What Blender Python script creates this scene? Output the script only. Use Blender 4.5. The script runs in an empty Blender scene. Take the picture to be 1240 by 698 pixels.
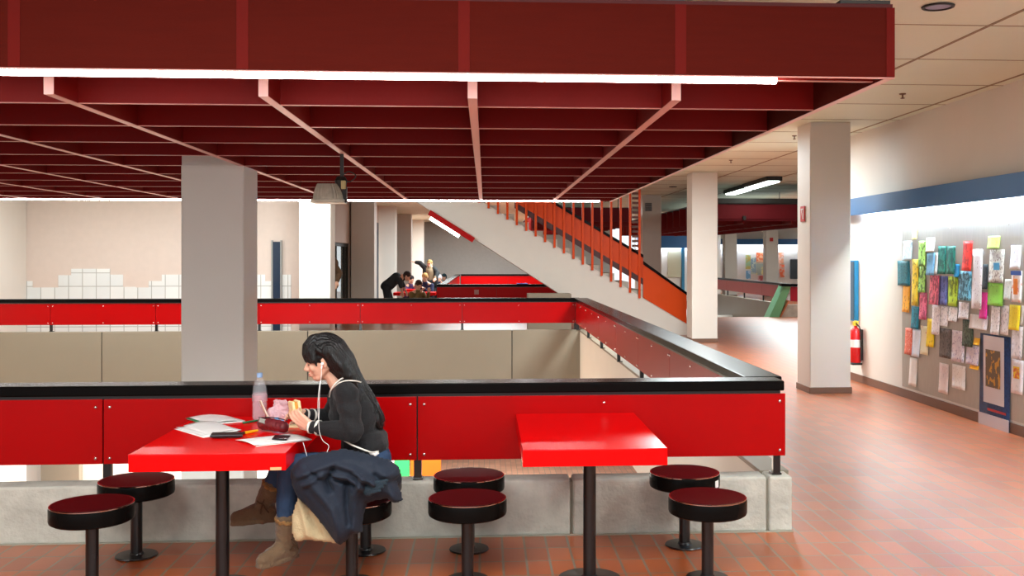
import bpy, bmesh, math, random
from mathutils import Vector, Matrix, noise
R = random.Random(7)
scn = bpy.context.scene
COL = scn.collection
# ------------------------------------------------------------------ camera
F = 1220.; CX = 665.; CY = 311.; H = 1.65; TH = math.atan(77/1220.)
cT, sT = math.cos(TH), math.sin(TH)
cd = bpy.data.cameras.new('camera'); cam = bpy.data.objects.new('camera', cd); COL.objects.link(cam)
cam.location = (0, 0, H); cam.rotation_euler = (math.pi/2, 0, -TH)
cd.sensor_width = 36; cd.lens = F/1240*36; cd.shift_x = -45/1240; cd.shift_y = -38/1240
cd.clip_start = .05; cd.clip_end = 200
scn.camera = cam
scn.view_settings.view_transform = 'Standard'; scn.view_settings.look = 'None'
scn.view_settings.gamma = 1; scn.view_settings.use_curve_mapping = False
scn.view_settings.exposure = 0.75
# ------------------------------------------------------------------ world
w = bpy.data.worlds.new('world'); scn.world = w; w.use_nodes = True
bgn = w.node_tree.nodes['Background']; bgn.inputs[0].default_value = (.86, .96, 1, 1); bgn.inputs[1].default_value = .75
# ------------------------------------------------------------------ room area lights at ceiling height, several added to brighten parts
def area(name, loc, sx, sy, power, col=(.88, .98, 1), rot=(0, 0, 0)):
    l = bpy.data.lights.new(name, 'AREA'); l.shape = 'RECTANGLE'; l.size = sx; l.size_y = sy
    l.energy = power; l.color = col
    o = bpy.data.objects.new(name, l); o.location = loc; o.rotation_euler = rot; COL.objects.link(o)
    return o
area('fill_front', (-.6, 1.9, 3.2), 4.4, 1.2, 190)  # added overhead fill for the tables and foreground, no known fitting
area('fill_back_left', (-6.2, 17.2, 3.2), 4.5, .8, 150)  # added fill that brightens the left back wall
area('fill_column', (-2.9, 16.9, 3.2), .6, .3, 75, rot=(math.radians(35), 0, 0))  # added fill aimed at the white column, no known lamp there
area('ceiling_light_aisle', (3.4, 4.0, 3.2), .8, 3, 75)
area('ceiling_light_aisle_mid', (3.2, 15.2, 3.2), 1.2, 2.6, 260)
area('ceiling_light_far', (.3, 29.5, 3.2), 3, 4, 420)
area('fill_far_end', (0, 42, 3.2), 4, 2, 420)  # added fill to lift the dark grey back wall
area('ceiling_light_hall', (8.5, 30, 3.2), 4, 8, 700)
area('ceiling_light_lower', (-3, 20.0, -.45), 8, 3, 900)
area('fill_lower_front', (-3, 4.6, -.5), 7, 1.2, 120, rot=(math.radians(55), 0, 0))  # added fill under the near slab to brighten the far fascia

# ------------------------------------------------------------------ pixel helpers (for measuring places off the photograph)
def ray(px, py):
    r = (px-CX)/F
    return (r*cT+sT, -r*sT+cT, (CY-py)/F)
def atY(px, py, Y):
    a = ray(px, py); k = Y/a[1]; return Vector((a[0]*k, Y, H+a[2]*k))
def atZ(px, py, Z):
    a = ray(px, py); k = (Z-H)/a[2]; return Vector((a[0]*k, a[1]*k, Z))
def atX(px, py, X):
    a = ray(px, py); k = X/a[0]; return Vector((X, a[1]*k, H+a[2]*k))

# ------------------------------------------------------------------ materials
def lin(c):
    return tuple(((v/255)/12.92 if v/255 <= .04045 else ((v/255+.055)/1.055)**2.4) for v in c)+(1,)
MATS = {}
def mat(name, rgb, rough=.5, metal=0, coat=0, var=.0, vscale=8, bump=0, bscale=60, emit=None, trans=0, alpha=1, stretch=None, sheen=0, ior=1.45, spec=.5):
    if name in MATS: return MATS[name]
    m = bpy.data.materials.new(name); m.use_nodes = True; nt = m.node_tree; N = nt.nodes; L = nt.links
    b = N['Principled BSDF']; c = lin(rgb)
    b.inputs['Base Color'].default_value = c; b.inputs['Roughness'].default_value = rough
    b.inputs['Metallic'].default_value = metal; b.inputs['Coat Weight'].default_value = coat
    b.inputs['Coat Roughness'].default_value = .08; b.inputs['IOR'].default_value = ior
    b.inputs['Transmission Weight'].default_value = trans; b.inputs['Alpha'].default_value = alpha
    b.inputs['Sheen Weight'].default_value = sheen; b.inputs['Specular IOR Level'].default_value = spec
    if emit:
        b.inputs['Emission Color'].default_value = lin(emit[0]); b.inputs['Emission Strength'].default_value = emit[1]
    tc = N.new('ShaderNodeTexCoord'); mp = N.new('ShaderNodeMapping'); L.new(tc.outputs['Object'], mp.inputs[0])
    if stretch: mp.inputs['Scale'].default_value = stretch
    if var:
        n = N.new('ShaderNodeTexNoise'); n.inputs['Scale'].default_value = vscale; n.inputs['Detail'].default_value = 5
        L.new(mp.outputs[0], n.inputs['Vector'])
        mr = N.new('ShaderNodeMapRange'); mr.inputs[1].default_value = .3; mr.inputs[2].default_value = .7
        mr.inputs[3].default_value = 1-var; mr.inputs[4].default_value = 1+var; L.new(n.outputs[0], mr.inputs[0])
        mx = N.new('ShaderNodeVectorMath'); mx.operation = 'SCALE'; mx.inputs[0].default_value = c[:3]
        L.new(mr.outputs[0], mx.inputs['Scale']); L.new(mx.outputs[0], b.inputs['Base Color'])
    if bump:
        n = N.new('ShaderNodeTexNoise'); n.inputs['Scale'].default_value = bscale; n.inputs['Detail'].default_value = 6
        L.new(mp.outputs[0], n.inputs['Vector'])
        bp = N.new('ShaderNodeBump'); bp.inputs['Strength'].default_value = bump; bp.inputs['Distance'].default_value = .01
        L.new(n.outputs[0], bp.inputs['Height']); L.new(bp.outputs[0], b.inputs['Normal'])
    MATS[name] = m
    return m
def tilemat(name, c1, c2, cm, wx, wy, org, mortar, rough, bump=.3, axes='XY', rvar=.0, bias=0, spec=.5):
    m = bpy.data.materials.new(name); m.use_nodes = True; nt = m.node_tree; N = nt.nodes; L = nt.links
    b = N['Principled BSDF']; b.inputs['Roughness'].default_value = rough; b.inputs['Specular IOR Level'].default_value = spec
    if spec > .9: b.inputs['Coat Weight'].default_value = .4; b.inputs['Coat Roughness'].default_value = .34; b.inputs['Coat IOR'].default_value = 1.6
    tc = N.new('ShaderNodeTexCoord'); sp = N.new('ShaderNodeSeparateXYZ'); cb = N.new('ShaderNodeCombineXYZ')
    g = N.new('ShaderNodeNewGeometry'); L.new(g.outputs['Position'], sp.inputs[0])
    for i, ax in enumerate(axes):
        s = N.new('ShaderNodeMath'); s.operation = 'SUBTRACT'; L.new(sp.outputs[ax], s.inputs[0]); s.inputs[1].default_value = org[i]-40*(wx, wy)[i]
        L.new(s.outputs[0], cb.inputs[i])
    t = N.new('ShaderNodeTexBrick'); t.offset = 0; t.squash = 1
    L.new(cb.outputs[0], t.inputs['Vector']); t.inputs['Scale'].default_value = 1
    t.inputs['Color1'].default_value = lin(c1); t.inputs['Color2'].default_value = lin(c2); t.inputs['Mortar'].default_value = lin(cm)
    t.inputs['Mortar Size'].default_value = mortar; t.inputs['Mortar Smooth'].default_value = .1
    t.inputs['Brick Width'].default_value = wx; t.inputs['Row Height'].default_value = wy; t.inputs['Bias'].default_value = bias
    n = N.new('ShaderNodeTexNoise'); n.inputs['Scale'].default_value = 1.3; n.inputs['Detail'].default_value = 8; L.new(g.outputs['Position'], n.inputs['Vector'])
    mx = N.new('ShaderNodeMixRGB'); mx.blend_type = 'OVERLAY'; mx.inputs[0].default_value = .25
    L.new(t.outputs['Color'], mx.inputs[1]); L.new(n.outputs['Fac'], mx.inputs[2]); L.new(mx.outputs[0], b.inputs['Base Color'])
    iv = N.new('ShaderNodeMath'); iv.operation = 'SUBTRACT'; iv.inputs[0].default_value = 1; L.new(t.outputs['Fac'], iv.inputs[1])
    bp = N.new('ShaderNodeBump'); bp.inputs['Strength'].default_value = bump; bp.inputs['Distance'].default_value = .003
    L.new(iv.outputs[0], bp.inputs['Height']); L.new(bp.outputs[0], b.inputs['Normal'])
    return m

M_floor = tilemat('terracotta_tile', (178, 86, 28), (156, 72, 24), (118, 110, 92), .1264, .2445, (.095, 5.697), .0065, .34, spec=1.0)
M_lfloor = tilemat('lower_tile', (200, 150, 120), (180, 130, 105), (130, 115, 100), .1264, .2445, (.095, 5.697), .0065, .35)
M_walltile = tilemat('white_wall_tile', (232, 232, 228), (222, 224, 222), (176, 174, 168), .266, .266, (-5.0, .0), .008, .3, .2, 'XZ')
M_wall = mat('white_plaster', (222, 214, 204), .8, var=.02, vscale=1.5, bump=.05)
M_wallR = mat('white_plaster_aisle', (226, 220, 210), .6, var=.02, vscale=2, bump=.05)
M_pink = mat('warm_plaster', (214, 196, 184), .8, var=.02)
M_grey = mat('grey_plaster', (150, 150, 146), .8, var=.03)
M_ceil = mat('ceiling_panel', (226, 232, 208), .6, var=.02, vscale=1)
M_joint = mat('ceiling_joint', (150, 132, 98), .7)
M_col = mat('column_paint', (216, 210, 200), .6, var=.015, vscale=3, bump=.06, bscale=120)
M_base = mat('brown_skirting', (112, 82, 66), .4)
M_fas = mat('beige_fascia', (140, 130, 112), .55, var=.02, vscale=2)
M_fasw = mat('lit_fascia', (222, 216, 202), .5, var=.02, vscale=2)  # beige fascia paled in colour to show light from below
M_conc = mat('concrete', (190, 188, 176), .85, var=.16, vscale=7, bump=.8, bscale=30)
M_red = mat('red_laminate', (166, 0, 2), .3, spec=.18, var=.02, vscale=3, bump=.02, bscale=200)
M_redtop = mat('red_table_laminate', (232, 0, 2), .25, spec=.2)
M_black = mat('black_rail_lacquer', (14, 12, 11), .24, spec=.12, ior=1.3)
M_blackm = mat('black_steel', (16, 16, 18), .28, coat=.3)
M_seat = mat('dark_red_seat', (58, 6, 10), .4, spec=.22)
M_chrome = mat('chrome', (220, 215, 210), .2, 1)
M_can = mat('canopy_red_cloth', (72, 14, 6), .8, spec=.08, var=.05, vscale=4, bump=.15, bscale=90, stretch=(1, 1, 12))
M_can2 = mat('canopy_red_strip', (90, 13, 7), .7, spec=.1)
M_lam = mat('lattice_red', (118, 16, 12), .5, spec=.2, var=.04, vscale=3)
M_edge = mat('lattice_pale_lit_edge', (208, 140, 130), .35)  # pale tone holds the floor light reflected by the lattice undersides
M_tube = mat('tube_white', (255, 250, 245), .5, emit=((255, 244, 240), 24))
M_tubeF = mat('tube_cool', (255, 255, 255), .5, emit=((240, 255, 246), 7))
M_orange = mat('orange_paint', (206, 70, 14), .4, spec=.2)
M_blue = mat('blue_paint', (52, 110, 168), .5)
M_bluew = mat('cabinet_blue', (30, 120, 160), .45)
M_navy = mat('navy_paint', (22, 40, 62), .4)
M_green = mat('green_paint', (120, 190, 140), .45)
M_steel = mat('brushed_steel', (178, 172, 160), .5, .15, var=.05, vscale=6, stretch=(1, 8, 1))
M_dark = mat('dark_metal', (40, 38, 34), .5)
M_white = mat('white_plain', (240, 238, 234), .6)

# ------------------------------------------------------------------ mesh helpers
def wloc(o):
    v = Vector((0, 0, 0))
    while o: v += o.location; o = o.parent
    return v
def tag(o, label=None, cat=None, group=None, kind=None):
    if label: o['label'] = label
    if cat: o['category'] = cat
    if group: o['group'] = group
    if kind: o['kind'] = kind
def thing(name, label, cat, loc, group=None, kind=None):
    o = bpy.data.objects.new(name, None); o.empty_display_size = .1; COL.objects.link(o); o.location = loc
    tag(o, label, cat, group, kind); return o
def obj(name, bm, m, parent=None, label=None, cat=None, group=None, kind=None, smooth=False, bevel=0, seg=2, angle=40):
    me = bpy.data.meshes.new(name)
    if isinstance(bm, bpy.types.Mesh): me = bm
    else:
        bm.normal_update(); bm.to_mesh(me); bm.free()
    if not me.materials:
        for x in (m if isinstance(m, (list, tuple)) else [m]): me.materials.append(x)
    o = bpy.data.objects.new(name, me); COL.objects.link(o)
    if parent:
        o.parent = parent; off = wloc(parent)
    else:
        xs = [v.co for v in me.vertices]
        off = Vector(((min(v.x for v in xs)+max(v.x for v in xs))/2, (min(v.y for v in xs)+max(v.y for v in xs))/2, min(v.z for v in xs)))
        o.location = off
    me.transform(Matrix.Translation(-off))
    if smooth:
        for p in me.polygons: p.use_smooth = True
        if angle < 180:
            try: me.set_sharp_from_angle(angle=math.radians(angle))
            except Exception: pass
    if bevel:
        b = o.modifiers.new('bevel', 'BEVEL'); b.width = bevel; b.segments = seg; b.limit_method = 'ANGLE'; b.angle_limit = math.radians(50)
    tag(o, label, cat, group, kind)
    return o
def box(bm, x0, x1, y0, y1, z0, z1, mi=0):
    vs = [bm.verts.new(p) for p in ((x0, y0, z0), (x1, y0, z0), (x1, y1, z0), (x0, y1, z0), (x0, y0, z1), (x1, y0, z1), (x1, y1, z1), (x0, y1, z1))]
    for f in ((3, 2, 1, 0), (4, 5, 6, 7), (0, 1, 5, 4), (1, 2, 6, 5), (2, 3, 7, 6), (3, 0, 4, 7)):
        fc = bm.faces.new([vs[i] for i in f]); fc.material_index = mi
    return vs
def prism(bm, pts, y0, y1, mi=0, axis='Y'):
    """polygon of (a,b) points extruded along an axis"""
    def P(a, b, t): return (a, t, b) if axis == 'Y' else ((t, a, b) if axis == 'X' else (a, b, t))
    A = [bm.verts.new(P(a, b, y0)) for a, b in pts]; B = [bm.verts.new(P(a, b, y1)) for a, b in pts]
    fs = [bm.faces.new(A), bm.faces.new(B[::-1])]
    n = len(pts)
    for i in range(n): fs.append(bm.faces.new((A[i], B[i], B[(i+1) % n], A[(i+1) % n])))
    for f in fs: f.material_index = mi
    bmesh.ops.recalc_face_normals(bm, faces=fs)
def lathe(bm, cx, cy, prof, n=40, mi=0):
    rings = []
    for r, z in prof:
        if r < 1e-5: rings.append([bm.verts.new((cx, cy, z))])
        else: rings.append([bm.verts.new((cx+r*math.cos(2*math.pi*k/n), cy+r*math.sin(2*math.pi*k/n), z)) for k in range(n)])
    fs = []
    for a, b in zip(rings, rings[1:]):
        for k in range(n):
            if len(a) == 1 and len(b) == 1: continue
            if len(a) == 1: f = (a[0], b[k], b[(k+1) % n])
            elif len(b) == 1: f = (a[k], a[(k+1) % n], b[0])
            else: f = (a[k], a[(k+1) % n], b[(k+1) % n], b[k])
            fc = bm.faces.new(f); fc.material_index = mi; fs.append(fc)
    bmesh.ops.recalc_face_normals(bm, faces=fs)
def tube(bm, pts, r, n=8, mi=0):
    pts = [Vector(p) for p in pts]; rings = []
    up = Vector((0.13, .2, 1)).normalized()
    for i, p in enumerate(pts):
        t = (pts[min(i+1, len(pts)-1)]-pts[max(i-1, 0)]).normalized()
        a = t.cross(up)
        if a.length < .05: a = t.cross(Vector((1, 0, 0)))
        a.normalize(); b = t.cross(a).normalized()
        rr = r[i] if isinstance(r, (list, tuple)) else r
        rings.append([bm.verts.new(p+(a*math.cos(2*math.pi*k/n)+b*math.sin(2*math.pi*k/n))*rr) for k in range(n)])
    fs = []
    for A, B in zip(rings, rings[1:]):
        for k in range(n): fs.append(bm.faces.new((A[k], A[(k+1) % n], B[(k+1) % n], B[k])))
    fs.append(bm.faces.new(rings[0][::-1])); fs.append(bm.faces.new(rings[-1]))
    for f in fs: f.material_index = mi
    bmesh.ops.recalc_face_normals(bm, faces=fs)
def NB(): return bmesh.new()
def spline(pts, n=8):
    pts = [Vector(p) for p in pts]; out = []
    P = [pts[0]*2-pts[1]]+pts+[pts[-1]*2-pts[-2]]
    for i in range(1, len(P)-2):
        for k in range(n):
            t = k/n; a, b, c, d = P[i-1], P[i], P[i+1], P[i+2]
            out.append(.5*((2*b)+(c-a)*t+(2*a-5*b+4*c-d)*t*t+(3*b-a-3*c+d)*t**3))
    out.append(pts[-1]); return out
def struct(name, bm, m, **k): return obj(name, bm, m, kind='structure', **k)

# ================================================================== STRUCTURE
KY = 5.942; VX = 1.70; FY = 18.106; XW = 4.903; CZ = 3.275
# floor slab around the two openings
bm = NB()
for r in ((-9, 12, -3, KY+.01), (VX+.165, 14, KY+.18, 27.1), (1.84, 14, KY+.01, KY+.18), (-9, VX+.1, FY+.13, 27.1), (-9, 3.1, 27.1, 48), (3.1, 5.2, 27.1, 48), (5.2, 20, 37, 46)):
    box(bm, *r, -.3, 0)
# the second opening in the far floor is framed by its own railing
struct('floor', bm, M_floor)
bm = NB(); box(bm, -12, 16, 5, 40, -3.5, -3.3); struct('floor_lower', bm, M_lfloor)
# ceiling with panel joints
bm = NB(); box(bm, -11, 20, -3, 48, CZ, CZ+.15); struct('ceiling', bm, M_ceil)
bm = NB()
y = atZ(1200, 31, CZ)[1]-6*1.2
while y < 30:
    box(bm, -9, 14, y-.006, y+.006, CZ-.003, CZ); y += 1.2
for x in (-3.9, -2.66, -1.42, -.18, 1.05, 2.29, 3.53, 4.77, 6.01):
    box(bm, x-.014, x+.014, -3, 30, CZ-.004, CZ)
struct('trim_1', bm, M_joint)
# right wall
bm = NB(); box(bm, XW, XW+.2, -3, 14.6, 0, CZ); struct('wall_right', bm, M_wallR)
bm = NB(); box(bm, XW-.015, XW, -3, 14.6, 0, .1); struct('baseboard_right', bm, M_base, bevel=.003)
# hall behind the aisle
bm = NB(); box(bm, 9.0, 20, 45.2, 45.4, 0, CZ); struct('wall_hall', bm, M_wallR)
bm = NB(); box(bm, 5.8, 9.0, 38.8, 39.0, 0, CZ); box(bm, 9.0, 9.2, 39, 45.3, 0, CZ); struct('wall_hall_near', bm, M_wallR)
bm = NB(); box(bm, 14.3, 14.5, 10, 46, -.3, CZ); struct('wall_hall_side', bm, M_wallR)
# left back wall, with stepped white tiles
WY = 20.4
bm = NB(); box(bm, -12, -3.62, WY, WY+.2, 0, CZ); struct('wall_back_left', bm, M_pink)
steps = [276, 276, 276, 297, 318, 318, 278, 257, 257, 257, 276, 316, 318, 297, 276, 276, 276, 297, 318, 297, 276, 276, 297, 276]
bm = NB()
x0p = -62/2.686
for i, t in enumerate(steps):
    a = atY(x0p+i*15.65, 230+t/2.686, WY); b = atY(x0p+(i+1)*15.65, 300, WY)
    if b.x < -3.62: box(bm, a.x, b.x, WY-.012, WY, 0, a.z)
struct('trim_2', bm, M_walltile)
bm = NB(); box(bm, -3.62, -3.42, WY, 20.9, 0, CZ); box(bm, -3.62, -3.42, 20.9, 25.7, 1.98, CZ); box(bm, -3.62, -3.42, 25.7, 48, 0, CZ); struct('wall_left', bm, M_pink)
bm = NB(); box(bm, -4, 5.9, 47.5, 47.7, 0, CZ); struct('wall_back', bm, M_grey)
bm = NB(); box(bm, -9.2, -9, -3, 20.39, -3.3, CZ); struct('wall_left_near', bm, M_wall)
# lower storey wall seen through the gap under the near railing
bm = NB(); box(bm, -12, -1.95, 21.5, 21.7, -3.3, -.3); box(bm, -12, 14, 33, 33.2, -3.3, -.3); struct('wall_lower', bm, M_wallR)

# door in the left back wall
def door(p0, p1, Y, name):
    a = atY(*p0, Y); b = atY(*p1, Y)
    t = thing(name, None, None, ((a.x+b.x)/2, Y, 0), kind='structure')
    bm = NB(); box(bm, a.x, b.x, Y-.05, Y-.002, 0, a.z); obj('door_leaf', bm, M_navy, t, bevel=.004)
    bm = NB()
    for x in (a.x-.03, b.x): box(bm, x, x+.03, Y-.06, Y-.002, 0, a.z+.03)
    obj('door_frame', bm, M_grey, t)
door((331, 293), (340, 360), WY-.013, 'door_1')

# ---- edge of the opening: fascias
J = [atY(px, 420, FY).x for px in (-127, 123, 372.5, 620)]
edges = [-8.99]+J[1:]+[VX+.1]
for i in range(len(edges)-1):
    bm = NB(); box(bm, edges[i]+.008, edges[i+1]-.008, FY, FY+.12, -.78, .33)
    obj('fascia_panel', bm, M_fas, None, ['Beige slab-edge panel under the far railing, left of the near column', 'Beige slab-edge panel under the far railing, passing behind the near column', 'Widest visible beige slab-edge panel, behind the seated woman\'s head', 'Short beige slab-edge panel at the right corner of the opening'][i], 'panel', 'slab-edge panels across the opening', bevel=.004)
bm = NB(); box(bm, -9, VX, FY+.02, FY+.11, -.77, .32); struct('trim_3', bm, M_dark)
bm = NB(); box(bm, VX, VX+.16, KY+.17, FY, -.78, .30); struct('trim_4', bm, M_fasw)
bm = NB(); box(bm, VX-.01, VX+.17, KY+.18, FY, .301, .33); struct('trim_5', bm, M_fas, bevel=.005)
# ---- concrete kerb blocks under the near railing
Lk = [(-4.6, .500, 'Longest rough concrete kerb block, running from the left edge under the tables'),
      (.518, 1.681, 'Middle concrete kerb block behind the two stools right of the empty table'),
      (1.697, 1.838, 'Small end block of concrete kerb at the right corner of the railing')]
for a, b, lb in Lk:
    bm = NB(); box(bm, a, b, KY, KY+.17, 0, .33)
    bmesh.ops.subdivide_edges(bm, edges=bm.edges[:], cuts=6)
    for v in bm.verts:
        n = noise.noise(v.co*5); v.co += Vector((0, n*.004, n*.003 if v.co.z > .3 else 0))
    obj('concrete_kerb', bm, M_conc, None, lb, 'kerb', 'concrete kerb blocks', bevel=.014, seg=3)
bm = NB(); box(bm, -4.6, 1.84, KY-.012, KY-.001, 0, .008); box(bm, .4, .6, KY+.03, KY+.14, 0, .31); box(bm, 1.6, 1.75, KY+.03, KY+.14, 0, .31); struct('trim_6', bm, mat('kerb_joint', (160, 156, 140), .8))

# ---- railings
def rail(name, label, p0, ux, length, joints, inner=-1, ends=(0, 0), posts=None, mids='top', screws=True, group=None, zr=(.845, .905), zp=(.452, .826), width=.2, pm=None, kerb=False):
    """p0: start point at floor level; ux: unit direction; panel on the side 'inner' (left-hand normal * inner)"""
    ux = Vector(ux); nn = Vector((-ux.y, ux.x, 0))*inner   # towards viewer side of the panel
    t = thing(name, label, 'railing', p0, group)
    p0 = Vector(p0)
    def bx(bm, s0, s1, n0, n1, z0, z1):
        vs = []
        for z in (z0, z1):
            for s, n in ((s0, n0), (s1, n0), (s1, n1), (s0, n1)):
                q = p0+ux*s+nn*n; vs.append(bm.verts.new((q.x, q.y, z)))
        fs = [bm.faces.new([vs[i] for i in f]) for f in ((3, 2, 1, 0), (4, 5, 6, 7), (0, 1, 5, 4), (1, 2, 6, 5), (2, 3, 7, 6), (3, 0, 4, 7))]
        bmesh.ops.recalc_face_normals(bm, faces=fs)
    bm = NB(); bx(bm, -ends[0], length+ends[1], .02, .02-width, zr[0], zr[1])
    obj('handrail', bm, M_black, t, bevel=.008, seg=3)
    bm = NB(); bx(bm, -ends[0]+.02, length+ends[1]-.02, .0, -width+.06, zr[0]-.018, zr[0]-.0005)
    obj('rail_bracket', bm, M_blackm, t)
    for a, b in zip(joints, joints[1:]):
        bm = NB(); bx(bm, a+.004, b-.004, 0, -.018, zp[0], zp[1])
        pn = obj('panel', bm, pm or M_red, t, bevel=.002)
        if screws:
            ss = [a+.04, b-.04]+([(a+b)/2] if mids else [])
            for s in ss:
                for z in (zp[1]-.045, zp[0]+.035):
                    if s == (a+b)/2 and mids == 'top' and z < .6: continue
                    bm = NB(); q = p0+ux*s+nn*.002
                    bmesh.ops.create_uvsphere(bm, u_segments=10, v_segments=6, radius=.010, matrix=Matrix.Translation((q.x, q.y, z))@Matrix.Diagonal((1, 1, 1, 1)))
                    obj('screw', bm, M_chrome, pn, smooth=True)
    for s in (posts if posts is not None else joints):
        bm = NB(); bx(bm, s-.022, s+.022, -.022, -.062, .342, zr[0]-.018)
        bx(bm, s-.03, s+.03, -.02, -.09, .3335, .343)
        obj('post', bm, M_blackm, t, bevel=.002)
    if kerb:
        bm = NB(); bx(bm, 0, length, -.0, -.16, .0, .333); obj('kerb', bm, M_fas, t)
    return t
X0 = -4.45
rail('railing', 'Near red railing with glossy black handrail, behind the tables and seated woman', (X0, KY+.02, 0), (1, 0, 0), 1.79-X0,
     [0, -2.203-X0, -.401-X0, 1.805-X0], inner=-1, posts=[.3, -2.19-X0, -.401-X0, 1.755-X0])
jl = [0]; ln = FY-KY-.22
jl = [.0]+[ln-1.86*k for k in range(6, -1, -1)]
rail('railing', 'Receding red railing along the right side of the opening, seen from inside', (VX-.08, KY+.22, 0), (0, 1, 0), ln, jl, inner=1, posts=jl[1:], mids='both', width=.24)
xs = [atY(px, 380, FY).x for px in (-64, 60, 188, 313, 436, 559.6)]
xf0 = xs[0]-1.86
rail('railing', 'Far red railing across the back of the opening, behind the near column', (xf0, FY+.03, 0), (1, 0, 0), VX-xf0,
     [0]+[x-xf0 for x in xs]+[VX-xf0-.08], inner=-1, mids='both', width=.16)

# ---- colonnades
def column(x0, y0, label, wd=.5, z0=0, base=True, group='square white columns'):
    t = thing('column', label, 'column', (x0+wd/2, y0+wd/2, z0), group)
    bm = NB(); box(bm, x0, x0+wd, y0, y0+wd, z0, CZ); obj('shaft', bm, M_col, t, bevel=.012)
    if base:
        bm = NB(); box(bm, x0-.012, x0+wd+.012, y0-.012, y0+wd+.012, z0, z0+.075); obj('skirting', bm, M_base, t, bevel=.003)
    return t
c1 = column(atY(219, 300, 8.32).x, 8.32, 'Big near column on the left, standing inside the opening and cut by the railing', z0=-3.3, base=False)
CXL = -2.87
column(atY(362, 300, 18.5).x, 18.5, 'Brightly lit white column behind the far railing, above the woman\'s bottle', .565)
column(atY(425, 300, 25.6).x, 25.6, 'Shaded brownish column right of the bright white one', .58)
for yy, px0, px1, lb in ((32.4, 458, 479, 'Pink-tinted column right of the shaded one, first with a navy door beside it'), (38.8, 480.5, 498, 'Pink-tinted column in the colonnade, directly behind the bending person'), (44.6, 498.5, 513, 'Rearmost column of the left colonnade, next to the grey back wall')):
    column(atY(px0, 300, yy).x, yy, lb, atY(px1, 300, yy).x-atY(px0, 300, yy).x)
for k, (y0, y1, zt) in enumerate(((30.0, 32.2, 2.72), (37.2, 38.7, 2.9))):
    t = thing('door_%d' % (k+2), None, None, (-3.42, (y0+y1)/2, 0), kind='structure')
    bm = NB(); box(bm, -3.419, -3.38, y0, y1, 0, zt); obj('door_leaf', bm, M_navy, t, bevel=.004)
c2 = column(3.899, 11.905, 'Tall white column on the right near the notice board wall')
column(3.958, 19.144, 'White column in the middle distance where the orange stair comes down')
column(atY(778, 300, 26.3).x, 26.3, 'Distant white column behind the orange stair slats')
column(atY(878, 300, 41).x, 41, 'Far narrow column before the lit wall, nearest the middle white column')
column(atY(928, 300, 41).x, 41, 'Far narrow column before the lit posters, carrying a tiny red sign')
# red sign on column 2
a = atX(968.5, 250, 3.897); b = atX(974.5, 266, 3.897)
bm = NB(); box(bm, 3.885, 3.898, 12.08, 12.24, 2.08, 2.27)
sg = obj('fire_hose_sign', bm, mat('sign_red', (190, 40, 36), .4), None, 'Small red sign with white pictogram on the side of the tall right column', 'sign')
bm = NB()
for q in (((12.11, 2.11), (12.125, 2.11), (12.125, 2.24), (12.11, 2.24)), ((12.14, 2.11), (12.15, 2.11), (12.2, 2.24), (12.185, 2.24)), ((12.14, 2.225), (12.21, 2.225), (12.21, 2.24), (12.14, 2.24))):
    prism(bm, [(p[0], p[1]) for p in q], 3.881, 3.884, axis='X')
obj('pictogram', bm, M_white, sg)
a = atY(932, 291, 40.99)
bm = NB(); box(bm, a.x, a.x+.14, 40.96, 40.99, a.z-.05, a.z+.1)
obj('fire_hose_sign', bm, MATS['sign_red'], None, 'Tiny red sign on the far column in front of the lit posters', 'sign')

# ================================================================== CANOPY
ZB = LB = 2.386; ZT = 2.672; CY0 = atZ(1081, 94.9, ZB)[1]; CXR = atZ(1081, 94.9, ZB)[0]; CYB = 13.1; BY = 4.70
cn = thing('canopy', 'Big dark red suspended lattice canopy with a white tube along its front edge', 'canopy', (-2, 9, LB))
XL = -6.2
bx_ = [-1.975+.957*k for k in range(-5, 4)]
bs_ = [atY(px, 50, CY0).x for px in (-241, 20, 295, 562, 823)]
bm = NB(); box(bm, XL, CXR, CY0-.02, CY0, ZB, ZT); fp = obj('front_board', bm, M_can, cn)
bm = NB()
for x0_, x1_ in [(x-.023, x+.023) for x in bs_]+[(CXR-.035, CXR)]:
    bm = NB(); box(bm, x0_, x1_, CY0-.0225, CY0-.0202, ZB+.003, ZT); obj('cover_strip', bm, M_can2, fp)
bm = NB(); box(bm, XL, CXR, CY0-.02, CY0+.0, ZB-.004, ZB-.0002); obj('edge_strip', bm, M_edge, fp)
bm = NB(); box(bm, XL, CXR-.02, CY0+.135, CY0+.155, ZB+.012, ZT); ib = obj('inner_board', bm, M_lam, cn)
bm = NB(); box(bm, XL, CXR-.02, CY0+.135, CY0+.155, ZB+.008, ZB+.0118); obj('edge_strip', bm, M_edge, ib)
bm = NB(); box(bm, XL, CXR-.02, CY0, CY0+.135, ZB+.12, ZB+.13); obj('channel_top', bm, M_lam, cn)
bm = NB(); tube(bm, [(XL, CY0+.065, ZB+.006), (atY(945, 96, CY0).x, CY0+.065, ZB+.006)], .023, 10); tb = obj('light_tube', bm, M_tube, cn, smooth=True)
# side board
bm = NB(); box(bm, CXR-.03, CXR, CY0+.001, CYB+.2, ZB, ZT); sb = obj('side_board', bm, M_can, cn)
bm = NB(); box(bm, CXR-.03, CXR, CY0, CYB+.2, ZB-.004, ZB-.0002); obj('edge_strip', bm, mat('side_edge', (236, 214, 206), .4), sb)
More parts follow.
